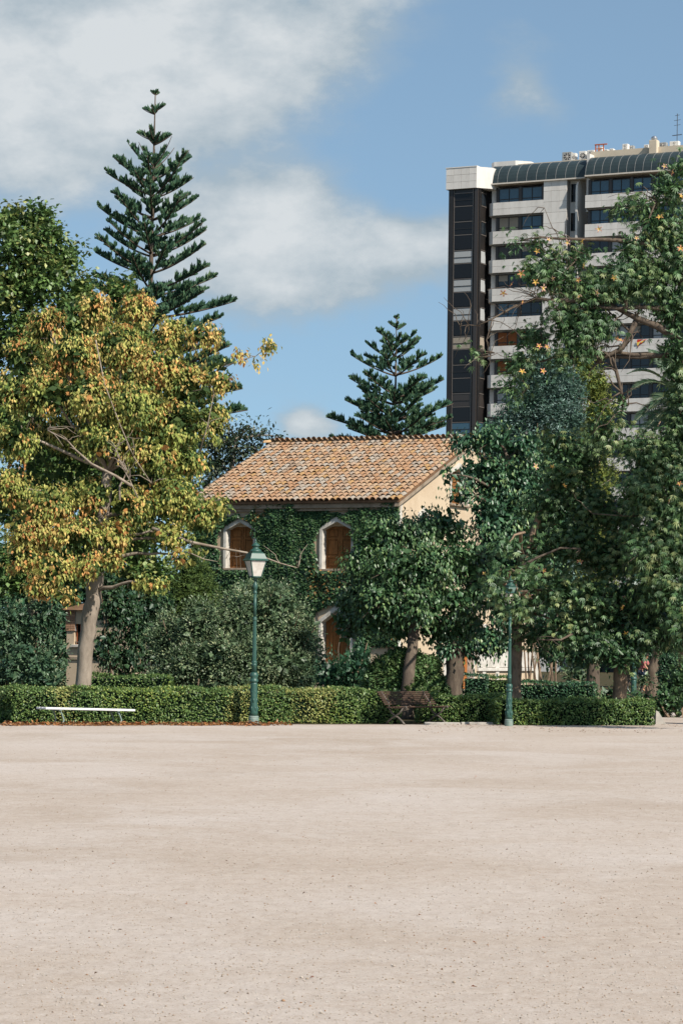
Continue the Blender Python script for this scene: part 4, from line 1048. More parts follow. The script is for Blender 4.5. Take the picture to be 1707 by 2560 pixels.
# fallen leaves under the long hedge
def litter():
    LV = Leaves(); n = 2700
    px = 10 + 720 * RNG.random(n); hump = np.array([float(G(x, 1813.5).y) for x in px]); hx_ = np.array([float(G(x, 1813.5).x) for x in px])
    wv = .5 + .5 * np.sin(px * .031 + 1.4 * np.sin(px * .011)); keepm = RNG.random(n) < .25 + .75 * wv
    d = .05 - np.abs(RNG.normal(size=n)) * (.06 + .22 * wv) + .5 * (RNG.random(n) < .05) * -RNG.random(n)
    pos = np.stack([hx_, hump + d + .1, .012 + .05 * RNG.random(n) * (d > -.05)], 1)
    pos = pos[keepm]; n = len(pos); r = rdir(n); dd = r * [1, 1, .25]; nr = np.array([0, 0, 1.0]) + r[::-1] * .55
    c = pick([(.36, .16, .055), (.28, .11, .04), (.38, .21, .085), (.20, .09, .04), (.32, .19, .10)], (3, 3, 2, 2, 2), n)
    LV.kite(pos, dd, nr, .07 + .05 * RNG.random(n), .045 + .03 * RNG.random(n), c, .3)
    # a sparse drift under the right-hand trees and single leaves blown over the square
    for (n, x0, x1, y0, y1) in ((260, 1040, 1707, 1812, 1834), (60, 60, 1650, 1850, 2500)):
        px = x0 + (x1 - x0) * RNG.random(n); py = y0 + (y1 - y0) * RNG.random(n) ** 1.6
        pos = np.array([tuple(G(a, b) + Vector((0, 0, .012))) for a, b in zip(px, py)]); r = rdir(n)
        c = pick([(.26, .13, .06), (.36, .15, .08), (.20, .13, .08)], (2, 1, 2), n)
        LV.kite(pos, r * [1, 1, .2], np.array([0, 0, 1.0]) + r[::-1] * .4, (.05 if y1 < 1900 else .022) * (.6 + .8 * RNG.random(n)), .02, c, .3)
    tag(LV.build('fallen_leaves', 'leaf'), 'rust-brown fallen leaves drifted along the foot of the hedge', 'leaves', kind='stuff')
litter()
def grass_tuft():
    n = 9000; LV = Leaves()
    a, b = G(-60, 1803), G(66, 1803)
    x = a.x + (b.x - a.x) * RNG.random(n); y = a.y + 9 * RNG.random(n) ** 1.3
    pos = np.stack([x * y / a.y, y, np.full(n, .008)], 1); r = rdir(n)
    LV.kite(pos, r * .4 + np.array([0, 0, 1.0]), r[::-1] * [1, 1, .1], .09 + .05 * RNG.random(n), .012, pick([(.06, .15, .03), (.09, .18, .04), (.14, .2, .06)], (3, 3, 1), n))
    tag(LV.build('lawn_grass', 'leaf'), 'bright green grass at the left end of the hedge', 'grass', kind='stuff')
grass_tuft()
def kerb():
    t = None
    for k, (a, b) in enumerate(((1060, 1150), (1152, 1290), (1292, 1420), (1422, 1560))):
        p0, p1 = G(a, 1811), G(b, 1812); ax = (p1 - p0); ln = ax.length; ax.normalize(); fr = Fr(p0, ax, Vector((-ax.y, ax.x, 0)))
        o = MB().bbox(0, ln, -.02, .12, -.02, .055, .015, fr).build('kerb', MAT['stone'], loc=tuple(p0)); tag(o, None, None, None, 'structure')
    c = G(1644, 1811); fr = Fr(c, (1, 0, 0), (0, 1, 0))
    mb = MB(); mb.add([fr(*p) for p in ((-.06, 0, 0), (.20, -.02, 0), (.24, .5, 0), (-.06, .5, 0), (-.05, .03, .34), (.02, .03, .30), (.06, .42, .30), (-.05, .42, .34))], [(0, 1, 5, 4), (1, 2, 6, 5), (2, 3, 7, 6), (3, 0, 4, 7), (4, 5, 6, 7)])
    tag(mb.build('edging_stone', MAT['stone'], loc=tuple(c)), 'pale wedge of stone at the square end of the right hedge', 'stone')
kerb()

# ------------------------------------------------------------------ ivy over the front of the house
def ivy():
    base = HF(RL / 2, OV - .1, 0); t = thing('ivy', 'dense dark green ivy climbing the front of the cream house', 'ivy', base)
    n = 52000; LV = Leaves()
    s = RNG.random(n) * (RL - .3) + .12; z = RNG.random(n) ** .85 * (zwall - .02) + 0.0; z = np.minimum(z, zwall - .04)
    ok = np.ones(n, bool)
    edge = .12 * np.sin(z * 3.1) + .1 * np.sin(s * 5 + z * 2)
    for (a, b, z0, zs, za) in (o1, o2):
        ok &= ~((s > a + .02 + edge * .5) & (s < b + .20 + edge) & (z > z0 - .06) & (z < zs + .12))
        zz = zs + .1 + (za + .30 - zs) * (1 - np.abs(s - (a + b) / 2) / ((b - a) / 2 + .22))
        ok &= ~((z > z0) & (z < zz + edge * .5) & (np.abs(s - (a + b) / 2) < (b - a) / 2 + .22))
    a, b, z0, zs, za = o2[0], o2[1], *o3[2:]
    ok &= ~((s > a - .3) & (s < b + .34) & (z < za + .45 - .5 * np.abs(s - (a + b) / 2)))
    # bare plaster: under the eave by each window, and a strip low on the left
    for (px, py, rx, rz) in ((610, 1272, .75, .32), (848, 1270, .5, .26), (560, 1275, .6, .3), (600, 1500, 1.3, .28), (650, 1275, .35, .18)):
        cs, cz = fpl(px, py); ok &= ~((((s - cs) / rx) ** 2 + ((z - cz) / rz) ** 2 + .45 * np.sin(s * 9 + z * 7)) < .8)
    lfq = lowfreq(np.stack([s, z, s * 0], 1), 4.0, .9)
    ok |= (lfq > .5) & (RNG.random(n) < .25) & (z < zwall - .5) & ~(((s > o2[0] + .12) & (s < o2[1] - .02) | (s > o1[0] + .12) & (s < o1[1] - .02)))
    ok &= (z > 2.0) | (s > 1.5)
    s, z = s[ok], z[ok]; m = len(s)
    q = np.stack([s, z, s * 0], 1)
    bulge = .16 + .13 * lowfreq(q, 1.7, .4) + .08 * lowfreq(q, 5.2, 1.1); d = -np.abs(bulge) * (.35 + .65 * RNG.random(m)) - .02
    O = np.array(HF(0, OV, 0)); pos = O + s[:, None] * np.array(hx) + d[:, None] * np.array(hy) + z[:, None] * np.array([0, 0, 1.0])
    r = rdir(m); outw = -np.array(hy); dd = outw * .35 - np.array([0, 0, .8]) + r * .6; nr = outw * .9 + np.array([0, 0, .5]) + r * .55
    c = pick([(0.035, 0.079, 0.034), (0.052, 0.107, 0.044), (0.078, 0.14, 0.054), (0.131, 0.19, 0.075)], (4, 4, 2, .7), m)
    dry = (lowfreq(q, 1.2, 3.1) > .42) & (RNG.random(m) < .14); c[dry] = np.array([.30, .17, .06]) * (.7 + .6 * RNG.random((dry.sum(), 1)))
    LV.kite(pos, dd, nr, .11 + .07 * RNG.random(m), .10 + .05 * RNG.random(m), c, .1)
    LV.build('foliage', 'leaf_glossy', t)
    st = MB()
    for k in range(16):
        s0 = random.uniform(.3, RL - .4); pts = [HF(s0 + random.gauss(0, .12) * i * .4, OV - .03, .02 + i * .9) for i in range(8)]
        st.tube(pts, [.03 - .003 * i for i in range(8)], 5)
    st.build('stems', MAT['bark_dark'], t)['kind'] = 'stuff'
ivy()

# ------------------------------------------------------------------ araucarias
def araucaria(label, toppx, basepx, dep, whorls, blen=.75, seed=3, gap=.48):
    rg = np.random.default_rng(seed); random.seed(seed)
    top = P(*toppx, dep); base = P(*basepx, dep); base.z = 0
    t = thing('araucaria', label, 'tree', base, 'araucaria trees')
    H = (top - base).length; axis = (top - base).normalized(); sc = FPX / dep
    pts = [base + axis * (H * i / 24) for i in range(25)]
    MB().tube(pts, [max(.03, .0105 * (H * (1 - i / 24)) + .02) for i in range(25)], 10).build('trunk', MAT['bark_dark'], t, True)
    up = np.array([0, 0, 1.0]); pal = np.array([(.030, .075, .046), (.042, .098, .054), (.066, .128, .064), (.11, .175, .085)])
    ph = 0.0
    for wi, (py, Lp, rise) in enumerate(whorls):
        f = (HY - py + EYE * sc) / (HY - toppx[1] + EYE * sc); c = base + axis * (H * f)
        L0 = Lp / sc; R0 = rise / sc; nb = 4 if L0 < .8 else 5 if L0 < 2.0 else 6; ph += math.pi / nb + rg.normal() * .12
        for b in range(nb):
            az = ph + b * 2 * math.pi / nb + rg.normal() * .10; Lb = L0 * (.86 + .2 * rg.random()); Rb = R0 * (.85 + .3 * rg.random()) * Lb / L0
            out = np.array([math.cos(az), math.sin(az), 0]); sd = np.array([-out[1], out[0], 0])
            LV = Leaves(); bend = rg.normal() * .04; c0 = c + axis * (rg.normal() * .10)
            def pt(u): return np.array(c0) + out * Lb * u + sd * (bend * Lb * u * u) + up * (Rb * (.55 * u + .45 * u * u))
            m_ = 7; tb = MB().tube([Vector(pt(i / m_)) for i in range(m_ + 1)], [(.022 + .012 * Lb) * (1 - .8 * i / m_) + .008 for i in range(m_ + 1)], 5)
            V = np.array([tuple(v) for v in tb.V]); tri = []
            for fc in tb.F:
                for i in range(1, len(fc) - 1): tri.append((fc[0], fc[i], fc[i + 1]))
            LV.add(V, np.array(tri), np.tile((.085, .062, .045), (len(V), 1)))
            P_, D_, N_, L_, K_ = [], [], [], [], []
            def brush(p0, d0, ln, cord):                      # one shoot set with cords that sweep upwards and forwards
                n = max(5, int(ln / .04))
                for i in range(n):
                    w = (i + rg.random()) / n; st = p0 + d0 * ln * w; tip = min(1.0, .35 + (1 - w) * ln / .5); sb = rg.normal(size=3) * [.22, .22, .08]
                    P_.append(st); D_.append(up * .95 + d0 * .55 + sb); N_.append(np.array([rg.normal() * .4, -1, rg.normal() * .4])); L_.append(cord * tip * (.7 + .5 * rg.random())); K_.append(rg.random())
            if Lb < 1.3:
                brush(pt(.04), unit(pt(1.) - pt(.04)), Lb * .96, min(.42, .3 + .1 * Lb)); brush(pt(.1), unit(pt(1.) - pt(.1)), Lb * .88, min(.38, .25 + .1 * Lb))
            else:
                u0 = .26 + .08 * rg.random(); step = gap / Lb; u = u0
                while u < .985:
                    tan = unit(pt(min(1, u + .03)) - pt(u - .03)); tipf = min(1, .35 + (1 - u) * Lb / 1.0)
                    for sg in (-1, 1):
                        if rg.random() < .10: continue
                        d0 = unit(tan * .62 + sd * sg * (.72 + .2 * rg.normal()) + up * .22); brush(pt(u), d0, .78 * blen * tipf * (.75 + .5 * rg.random()), .62 * blen * (.55 + .45 * tipf))
                    u += step * (.8 + .4 * rg.random())
                brush(pt(.72), unit(pt(1.) - pt(.72)), Lb * .28, .48 * blen)
                brush(pt(.45), unit(pt(.75) - pt(.45)), Lb * .3, .36 * blen)
            m = len(P_); k = (np.array(K_) * 3.2 + .4 * rg.random(m)).astype(int).clip(0, 3); k = np.where(rg.random(m) < .35, np.maximum(k - 1, 0), k)
            LV.kite(np.array(P_), np.array(D_), np.array(N_), np.array(L_), np.full(m, .13), pal[k] * (1 + .15 * rg.normal(size=(m, 1))).clip(.6, 1.5), .35)
            LV.build('branch', 'needle', t)
    return t
W1 = [(238, 13, 7), (285, 34, 17), (356, 50, 26), (362, 40, 30), (418, 62, 62), (456, 112, 62), (500, 118, 66), (548, 126, 64), (592, 140, 68), (640, 146, 70), (688, 160, 70), (738, 168, 58), (770, 150, 52), (806, 206, 54), (840, 180, 50), (872, 224, 48), (905, 190, 45), (934, 254, 50), (968, 210, 45), (1010, 274, 42), (1052, 262, 38), (1090, 230, 35), (1140, 240, 30), (1190, 230, 28)]
araucaria('towering araucaria with tiered upswept branches and a bare spire tip', (389, 228), (352, 1715), 146, W1, seed=5, gap=.42, blen=.80)
def second_leader():
    pass
W2 = [(797, 9, 5), (822, 26, 17), (868, 55, 36), (898, 78, 50), (940, 112, 50), (990, 132, 48), (1016, 118, 40), (1044, 138, 42), (1064, 110, 34), (1084, 165, 42), (1098, 140, 36), (1124, 170, 26), (1156, 165, 25)]
araucaria('smaller araucaria rising behind the tiled roof', (991, 793), (978, 1710), 175, W2, blen=.85, seed=9, gap=.62)
random.seed(21)
# ------------------------------------------------------------------ yellowing tree at the left
def yellow_tree():
    dep = 69.5
    cl = [(120, 812, 52, 48, .6), (60, 885, 55, 50, .4), (241, 775, 42, 48, .8), (343, 768, 42, 45, .8), (430, 835, 48, 48, .4), (505, 838, 50, 40, .2, .55), (545, 935, 42, 48, .0, .8),
          (180, 885, 75, 62), (300, 865, 75, 62, .2), (390, 915, 75, 62), (470, 965, 65, 62), (30, 975, 55, 62), (120, 985, 75, 62, -.4), (230, 985, 82, 72, -.6), (340, 1015, 82, 72, -.6), (440, 1055, 75, 65, -.2),
          (528, 1045, 42, 62), (40, 1095, 55, 62, -.4), (150, 1085, 60, 40, .4), (260, 1095, 75, 62, -.5), (380, 1135, 75, 62, -.4), (468, 1150, 50, 46), (548, 1262, 30, 26, -.3, .8), (25, 1215, 55, 55, -.5), (125, 1255, 72, 52, -.9), (225, 1235, 62, 45, -.3),
          (330, 1262, 58, 52, -.6), (435, 1240, 65, 55, -.3), (505, 1290, 50, 42, -.2), (80, 1325, 72, 52, -1.0), (190, 1332, 75, 52, -1.1), (285, 1335, 50, 42, -.8), (425, 1335, 50, 40, -.4, .8), (490, 1355, 36, 32, -.2, .7), (60, 1398, 52, 38, -1.1), (140, 1422, 60, 42, -1.3),
          (218, 1412, 52, 38, -1.2), (275, 1398, 34, 28, -1.0), (105, 1468, 42, 26, -1.3), (163, 1492, 28, 22, -1.4), (375, 1458, 46, 12, -.9, .9), (455, 1392, 30, 36, -.5, .6), (600, 885, 16, 10, 0, 1.2), (670, 862, 14, 16, 0, 1.4), (640, 905, 12, 8, 0, .8)]
    inner = [(200, 1000, 160, 150, 1.4, .5), (330, 1130, 170, 150, 1.4, .5), (120, 1200, 120, 130, 1.2, .5), (420, 1000, 120, 130, 1.5, .45), (250, 1320, 140, 90, 1.0, .5), (400, 1250, 110, 90, 1.2, .5)]
    OL, YG, OC, OR, RU, DG = (.27, .31, .08), (.44, .42, .125), (.58, .43, .15), (.60, .31, .11), (.46, .21, .075), (.11, .17, .05)
    pal = np.array([OL, YG, OC, OR, RU, DG])
    def colfn(p):
        n = len(p); lf = lowfreq(p, 1.25, .7) * 1.2; px = CX + FPX * p[:, 0] / p[:, 1]; py = HY - FPX * (p[:, 2] - EYE) / p[:, 1]
        warm = .14 + .36 * lf + .34 * (py < 960) + .24 * ((px < 310) & (py > 1280)) + .05 * (px < 250) - .30 * ((px > 360) & (py > 1060)) - .30 * ((px < 220) & (py > 1060) & (py < 1270))
        warm = (warm + .22 * RNG.normal(size=n)).clip(0, 1)
        w = np.stack([.46 * (1 - warm), np.full(n, .32), .06 + .40 * warm, .02 + .34 * warm ** 1.5, .01 + .12 * warm ** 2, .22 * (1 - warm) ** 2], 1); w /= w.sum(1, keepdims=True)
        k = (w.cumsum(1) < RNG.random((n, 1))).sum(1).clip(0, 5); return pal[k] * (1 + .15 * RNG.normal(size=(n, 1))).clip(.6, 1.5)
    LV = Leaves()
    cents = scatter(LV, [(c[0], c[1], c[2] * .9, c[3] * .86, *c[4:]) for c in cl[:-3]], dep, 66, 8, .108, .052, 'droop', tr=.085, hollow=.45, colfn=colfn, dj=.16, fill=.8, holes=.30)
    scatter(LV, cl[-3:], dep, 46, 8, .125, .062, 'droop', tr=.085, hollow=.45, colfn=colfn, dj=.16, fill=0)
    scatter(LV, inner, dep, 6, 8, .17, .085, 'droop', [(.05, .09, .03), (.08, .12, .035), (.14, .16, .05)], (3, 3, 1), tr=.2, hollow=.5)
    base = P(208, 1728, dep); base.z = 0
    tp = trunk_path([(206, 1745), (213, 1640), (222, 1560), (236, 1480), (248, 1380), (262, 1270), (270, 1180)], dep)
    t, cr = tree('yellowing_tree', 'broad tree with yellow and rust autumn leaves on a leaning grey trunk', 'tree', base, tp, [.195, .19, .19, .195, .185, .16, .12], 'bark_grey', cents, LV, 'leaf_matte', limb_r=.06, nl=20, twigs=4)
    # single big leaves nearest the viewer
    me = []
    for c in (YG, OC, OR, OL, RU):
        V = []; F = []
        for j in range(5):
            a = (j - 2) * .42; d = Vector((math.sin(a), 0, -math.cos(a))); s = Vector((math.cos(a), 0, math.sin(a))); k = len(V); ln = .15 * (1 - .12 * abs(j - 2))
            V += [(0, 0, 0), tuple(d * ln * .55 + s * .026 + Vector((0, .02, 0))), tuple(d * ln + Vector((0, .05, 0))), tuple(d * ln * .55 - s * .026 + Vector((0, .02, 0)))]; F += [(k, k + 1, k + 2), (k, k + 2, k + 3)]
        m = bpy.data.meshes.new('leaf'); m.from_pydata(V, [], F); m.materials.append(MAT['leaf_matte'])
        at = m.attributes.new('col', 'FLOAT_COLOR', 'POINT'); at.data.foreach_set('color', np.tile(np.array([*c, 1], np.float32), len(V))); m.update(); me.append(m)
    low = [c for c, q in zip(cents, cl[:-3]) if len(q) > 4 and q[4] < -.2]
    for i in range(300):
        C, R = random.choice(low); u = np.array([random.gauss(0, 1), -abs(random.gauss(0, 1)) - .4, random.gauss(0, .9)]); u /= np.linalg.norm(u); p = C + u * R * random.uniform(.95, 1.12)
        py = HY - FPX * (p[2] - EYE) / p[1]
        wts = (3, 3, 2.4, 1.5, .8) if py > 1270 else (4, 2, .8, 3, .3)
        inst('leaf', random.choices(me, wts)[0], Matrix.Translation(Vector(p)) @ Matrix.Rotation(random.uniform(-1.2, 1.2), 4, 'Z') @ Matrix.Rotation(random.gauss(0, .35), 4, 'Y') @ Matrix.Rotation(random.gauss(.2, .3), 4, 'X') @ Matrix.Scale(random.uniform(.75, 1.25), 4), cr)
    # bare grey boughs
    def bough(pp, r0, r1, dd=0.0, subs=6, sub=.8):
        pts = [P(x, y, dep + dd + random.uniform(-.1, .1)) for x, y in pp]; n = len(pts)
        mb = MB().tube(pts, [r0 + (r1 - r0) * i / (n - 1) for i in range(n)], 7)
        for j in range(subs):
            p = pts[random.randint(n // 2, n - 1)]; e = p + Vector((random.gauss(0, .5), random.gauss(0, .3), random.gauss(.15, .4))) * sub
            q, r = limb(p, e, r1 * 1.2, .004, .3, 5, .08); mb.tube(q, r, 5)
        mb.build('bare_bough', MAT['twig'], t, True)
    bough([(330, 1215), (290, 1190), (230, 1160), (190, 1125), (170, 1102), (120, 1075)], .04, .012, -1.6, 8, .7)
    bough([(300, 1250), (300, 1215), (318, 1180), (300, 1150), (290, 1120)], .03, .008, -1.5, 16, .55)
    bough([(345, 1245), (325, 1200), (305, 1165)], .02, .008, -1.5, 8, .5)
    bough([(380, 1320), (480, 1356), (560, 1372), (640, 1386), (700, 1408), (745, 1420)], .045, .010, -.6, 9, .6)
    bough([(470, 1380), (510, 1398), (545, 1404)], .018, .006, -.6, 2, .4)
    bough([(560, 920), (600, 900), (640, 890), (668, 868)], .014, .006, 0, 2, .3)
    bough([(240, 850), (262, 960), (300, 1060), (334, 1140), (380, 1210)], .016, .012, -1.0, 6, .5)
    bough([(500, 1130), (520, 1060), (535, 985)], .02, .006, -.9, 5, .4)
yellow_tree()

# ------------------------------------------------------------------ other trees and shrubs
def simple(name, label, cat, cl, dep, base, tp, tr_, bark, leafmat, nl=8, group=None, twigs=2, limb_r=.06, back=0.0, **k):
    LV = Leaves(); cents = scatter(LV, cl, dep, **k)
    b = P(*base, dep); b.z = 0
    return tree(name, label, cat, b, [P(x, y, dep + back * i / (len(tp) - 1)) for i, (x, y) in enumerate(tp)], tr_, bark, cents, LV, leafmat, nl=nl, group=group, twigs=twigs, limb_r=limb_r)
def shrub(name, label, cl, dep, base, leafmat='leaf', stems=5, group=None, **k):
    LV = Leaves(); cents = scatter(LV, cl, dep, **k); b = P(*base, dep); b.z = 0
    t = thing(name, label, 'shrub', b, group)
    st = MB()
    for i in range(min(stems * 3, len(cents) * 2)):
        C, R = cents[i % len(cents)]; s0 = b + Vector((random.gauss(0, .25), random.gauss(0, .2), 0)); s0.x = s0.x * .5 + C[0] * .5
        pts, rad = limb(s0, Vector(C) + Vector(RNG.normal(size=3) * R * .5), .035, .01, .1, 6); st.tube(pts, rad, 5)
    st.build('stems', MAT['bark_tan'], t)['kind'] = 'stuff'; LV.build('foliage', leafmat, t); return t
PLANE = [(0.066, 0.127, 0.035), (0.099, 0.165, 0.044), (0.16, 0.209, 0.062), (0.264, 0.281, 0.088)]
simple('plane_tree', 'dense green plane tree rising at the left edge behind the yellow tree', 'tree',
       [(15, 555, 45, 42), (85, 545, 55, 42), (125, 590, 48, 45, -.5), (55, 620, 75, 60, -.8), (160, 650, 55, 52), (205, 735, 42, 55), (100, 700, 80, 65, -.8), (20, 720, 70, 70, -.8), (170, 790, 70, 65, -.4), (60, 830, 80, 70, -.6), (-60, 650, 80, 100), (-50, 850, 80, 100), (240, 850, 60, 60), (300, 740, 50, 45, 1),
        (120, 930, 110, 90), (330, 830, 60, 70, 1), (30, 1050, 80, 90), (140, 1120, 110, 90), (300, 1000, 90, 90), (250, 1200, 110, 90), (60, 1250, 90, 90), (420, 1120, 70, 80), (330, 1340, 90, 80), (440, 1250, 70, 70), (150, 1400, 120, 70), (20, 1420, 80, 70), (360, 1430, 80, 50)], 86, (95, 1720),
       [(95, 1730), (95, 1500), (90, 1200), (80, 900), (75, 650)], [.35, .3, .25, .15, .06], 'bark_dark', 'leaf', nl=10, tuft=17, per=8, L=.15, Wd=.13, style='out', pal=PLANE, pw=(3, 4, 3, 1.8), tr=.13, hollow=.5, fill=1.1, holes=.25)
simple('dark_tree', 'dark fine-leaved tree behind the left end of the tiled roof', 'tree',
       [(560, 1105, 40, 38), (610, 1080, 38, 26), (655, 1085, 32, 20), (700, 1092, 22, 10, 0, .6), (550, 1165, 40, 45), (600, 1130, 45, 40), (530, 1120, 35, 50), (520, 1210, 40, 40), (640, 1120, 30, 25), (570, 1066, 24, 16, 0, .7)], 138, (590, 1700),
       [(585, 1710), (585, 1400), (575, 1200), (590, 1100)], [.3, .25, .16, .06], 'bark_grey', 'leaf', nl=8, tuft=3.6, per=9, L=.22, Wd=.12, style='out', pal=[(.03, .05, .03), (.045, .07, .035), (.075, .09, .05)], pw=(3, 3, 2), tr=.30, twigs=5, limb_r=.08, fill=.25)
OLEA = [(.10, .155, .075), (.14, .20, .10), (.20, .25, .13), (.29, .32, .17), (.065, .11, .055)]
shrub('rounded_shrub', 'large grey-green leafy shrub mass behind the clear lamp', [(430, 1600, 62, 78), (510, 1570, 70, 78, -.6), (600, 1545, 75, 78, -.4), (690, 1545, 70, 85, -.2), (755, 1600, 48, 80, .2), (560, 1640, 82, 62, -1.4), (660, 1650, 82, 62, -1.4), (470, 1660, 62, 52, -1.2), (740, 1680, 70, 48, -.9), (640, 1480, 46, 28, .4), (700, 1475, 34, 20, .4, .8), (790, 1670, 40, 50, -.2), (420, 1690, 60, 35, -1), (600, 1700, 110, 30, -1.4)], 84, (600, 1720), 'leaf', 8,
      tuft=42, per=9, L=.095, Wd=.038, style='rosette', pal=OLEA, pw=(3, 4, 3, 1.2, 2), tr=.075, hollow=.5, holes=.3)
shrub('dark_shrub', 'dark drooping shrub between the leaning trunk and the grey-green mass', [(290, 1520, 55, 70), (345, 1560, 50, 90), (270, 1620, 42, 62), (320, 1650, 62, 52), (390, 1510, 52, 55), (270, 1460, 45, 40), (400, 1640, 40, 60)], 92, (320, 1715), 'leaf', 5,
      tuft=14, per=9, L=.09, Wd=.03, style='droop', pal=[(0.028, 0.07, 0.035), (0.049, 0.105, 0.042), (0.084, 0.14, 0.056)], pw=(3, 3, 1.5), tr=.11)
shrub('dark_shrub', 'dark leafy bank of shrubs at the far left behind the lawn', [(30, 1600, 62, 62), (100, 1580, 52, 62), (70, 1660, 85, 58, -.6), (-20, 1680, 62, 62), (140, 1640, 30, 60), (20, 1540, 60, 40), (120, 1520, 45, 40), (110, 1700, 55, 32, -.8)], 81, (60, 1720), 'leaf', 5,
      tuft=15, per=9, L=.09, Wd=.05, style='rosette', pal=[(0.045, 0.098, 0.053), (0.075, 0.135, 0.068), (0.112, 0.173, 0.09), (0.195, 0.225, 0.12)], pw=(3, 3, 2, .8), tr=.09)
shrub('clipped_thuja', 'smooth olive conifer dome peeping over the shrub mass', [(468, 1445, 58, 62), (440, 1500, 62, 62), (500, 1500, 50, 55)], 97, (465, 1718), 'needle', 3,
      tuft=75, per=8, L=.10, Wd=.025, style='needle', pal=[(.075, .12, .03), (.10, .145, .035), (.055, .095, .028)], pw=(3, 2, 2), tr=.05, hollow=.9)
shrub('clipped_dome', 'clipped green dome shrub behind the slatted bench', [(1012, 1722, 98, 92)], 71.8, (1012, 1745), 'leaf', 4,
      tuft=330, per=7, L=.085, Wd=.058, style='out', pal=[(0.068, 0.135, 0.047), (0.101, 0.176, 0.061), (0.149, 0.216, 0.081)], pw=(3, 4, 2), tr=.035, hollow=.93)
shrub('low_shrub', 'loose small shrub leaning over the shaded hedge beside the bench', [(1075, 1752, 30, 36, -.6), (1050, 1725, 26, 26)], 70.5, (1070, 1765), 'leaf', 3,
      tuft=60, per=8, L=.08, Wd=.045, style='out', pal=[(.05, .10, .03), (.09, .14, .045), (.13, .17, .06)], pw=(3, 3, 1), tr=.06)
shrub('leggy_shrub', 'leggy dark shrub under the lower shuttered window', [(830, 1690, 40, 48), (880, 1680, 42, 52), (860, 1730, 60, 22), (905, 1640, 26, 40, 0, .7)], 80, (860, 1730), 'leaf', 6,
      tuft=15, per=8, L=.10, Wd=.05, style='up', pal=GREEN_D, pw=(3, 3, 2, 1), tr=.1)
# right-hand trees
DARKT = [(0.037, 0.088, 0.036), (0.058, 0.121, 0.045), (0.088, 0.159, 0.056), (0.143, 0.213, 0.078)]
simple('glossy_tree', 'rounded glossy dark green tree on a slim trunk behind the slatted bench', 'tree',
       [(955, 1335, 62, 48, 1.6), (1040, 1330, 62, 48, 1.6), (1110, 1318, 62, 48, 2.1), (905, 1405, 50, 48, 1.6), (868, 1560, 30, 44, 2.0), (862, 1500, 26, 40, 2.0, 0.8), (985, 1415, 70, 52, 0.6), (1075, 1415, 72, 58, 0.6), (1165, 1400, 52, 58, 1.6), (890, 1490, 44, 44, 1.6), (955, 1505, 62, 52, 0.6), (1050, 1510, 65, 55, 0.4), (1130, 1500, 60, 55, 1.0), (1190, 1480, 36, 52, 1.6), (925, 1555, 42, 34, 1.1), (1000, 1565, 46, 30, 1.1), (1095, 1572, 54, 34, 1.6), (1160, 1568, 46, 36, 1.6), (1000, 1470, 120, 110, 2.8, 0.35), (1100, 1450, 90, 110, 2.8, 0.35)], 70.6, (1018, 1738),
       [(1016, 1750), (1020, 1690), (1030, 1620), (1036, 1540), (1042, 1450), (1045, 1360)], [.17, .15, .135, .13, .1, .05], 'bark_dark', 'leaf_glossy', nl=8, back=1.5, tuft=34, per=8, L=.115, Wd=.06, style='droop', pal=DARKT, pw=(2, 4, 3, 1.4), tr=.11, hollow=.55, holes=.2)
simple('broad_tree', 'broad dark tree with a thick shaded trunk before the gable wall', 'tree',
       [(1165, 1105, 42, 28, 0, .9), (1235, 1095, 50, 38), (1310, 1120, 52, 42), (1120, 1185, 26, 22, -1, .35), (1152, 1232, 36, 28, -1, .6), (1190, 1180, 46, 46, 0, .75), (1230, 1190, 58, 55), (1290, 1215, 70, 65), (1375, 1190, 70, 68, .5), (1250, 1310, 68, 68, -.5), (1350, 1310, 80, 78), (1230, 1420, 55, 60), (1330, 1420, 80, 72), (1265, 1520, 58, 52), (1175, 1605, 46, 40), (1235, 1600, 48, 38), (1120, 1620, 40, 28), (1195, 1260, 36, 40, -.5, .6), (1300, 1300, 130, 130, 1.5, .4), (1340, 1500, 90, 80, 1, .6)], 79, (1138, 1735),
       [(1134, 1750), (1136, 1690), (1140, 1620), (1165, 1520), (1200, 1400), (1240, 1260), (1270, 1150)], [.27, .255, .245, .2, .15, .1, .05], 'bark_dark', 'leaf_glossy', nl=14, tuft=26, per=8, L=.13, Wd=.066, style='droop', pal=[(0.031, 0.084, 0.042), (0.048, 0.119, 0.056), (0.081, 0.161, 0.067), (0.182, 0.266, 0.098)], pw=(2, 4, 3, .9), tr=.13, hollow=.5, holes=.2)
CEI = [(0.048, 0.105, 0.042), (0.074, 0.145, 0.052), (0.127, 0.19, 0.07), (0.21, 0.249, 0.095)]
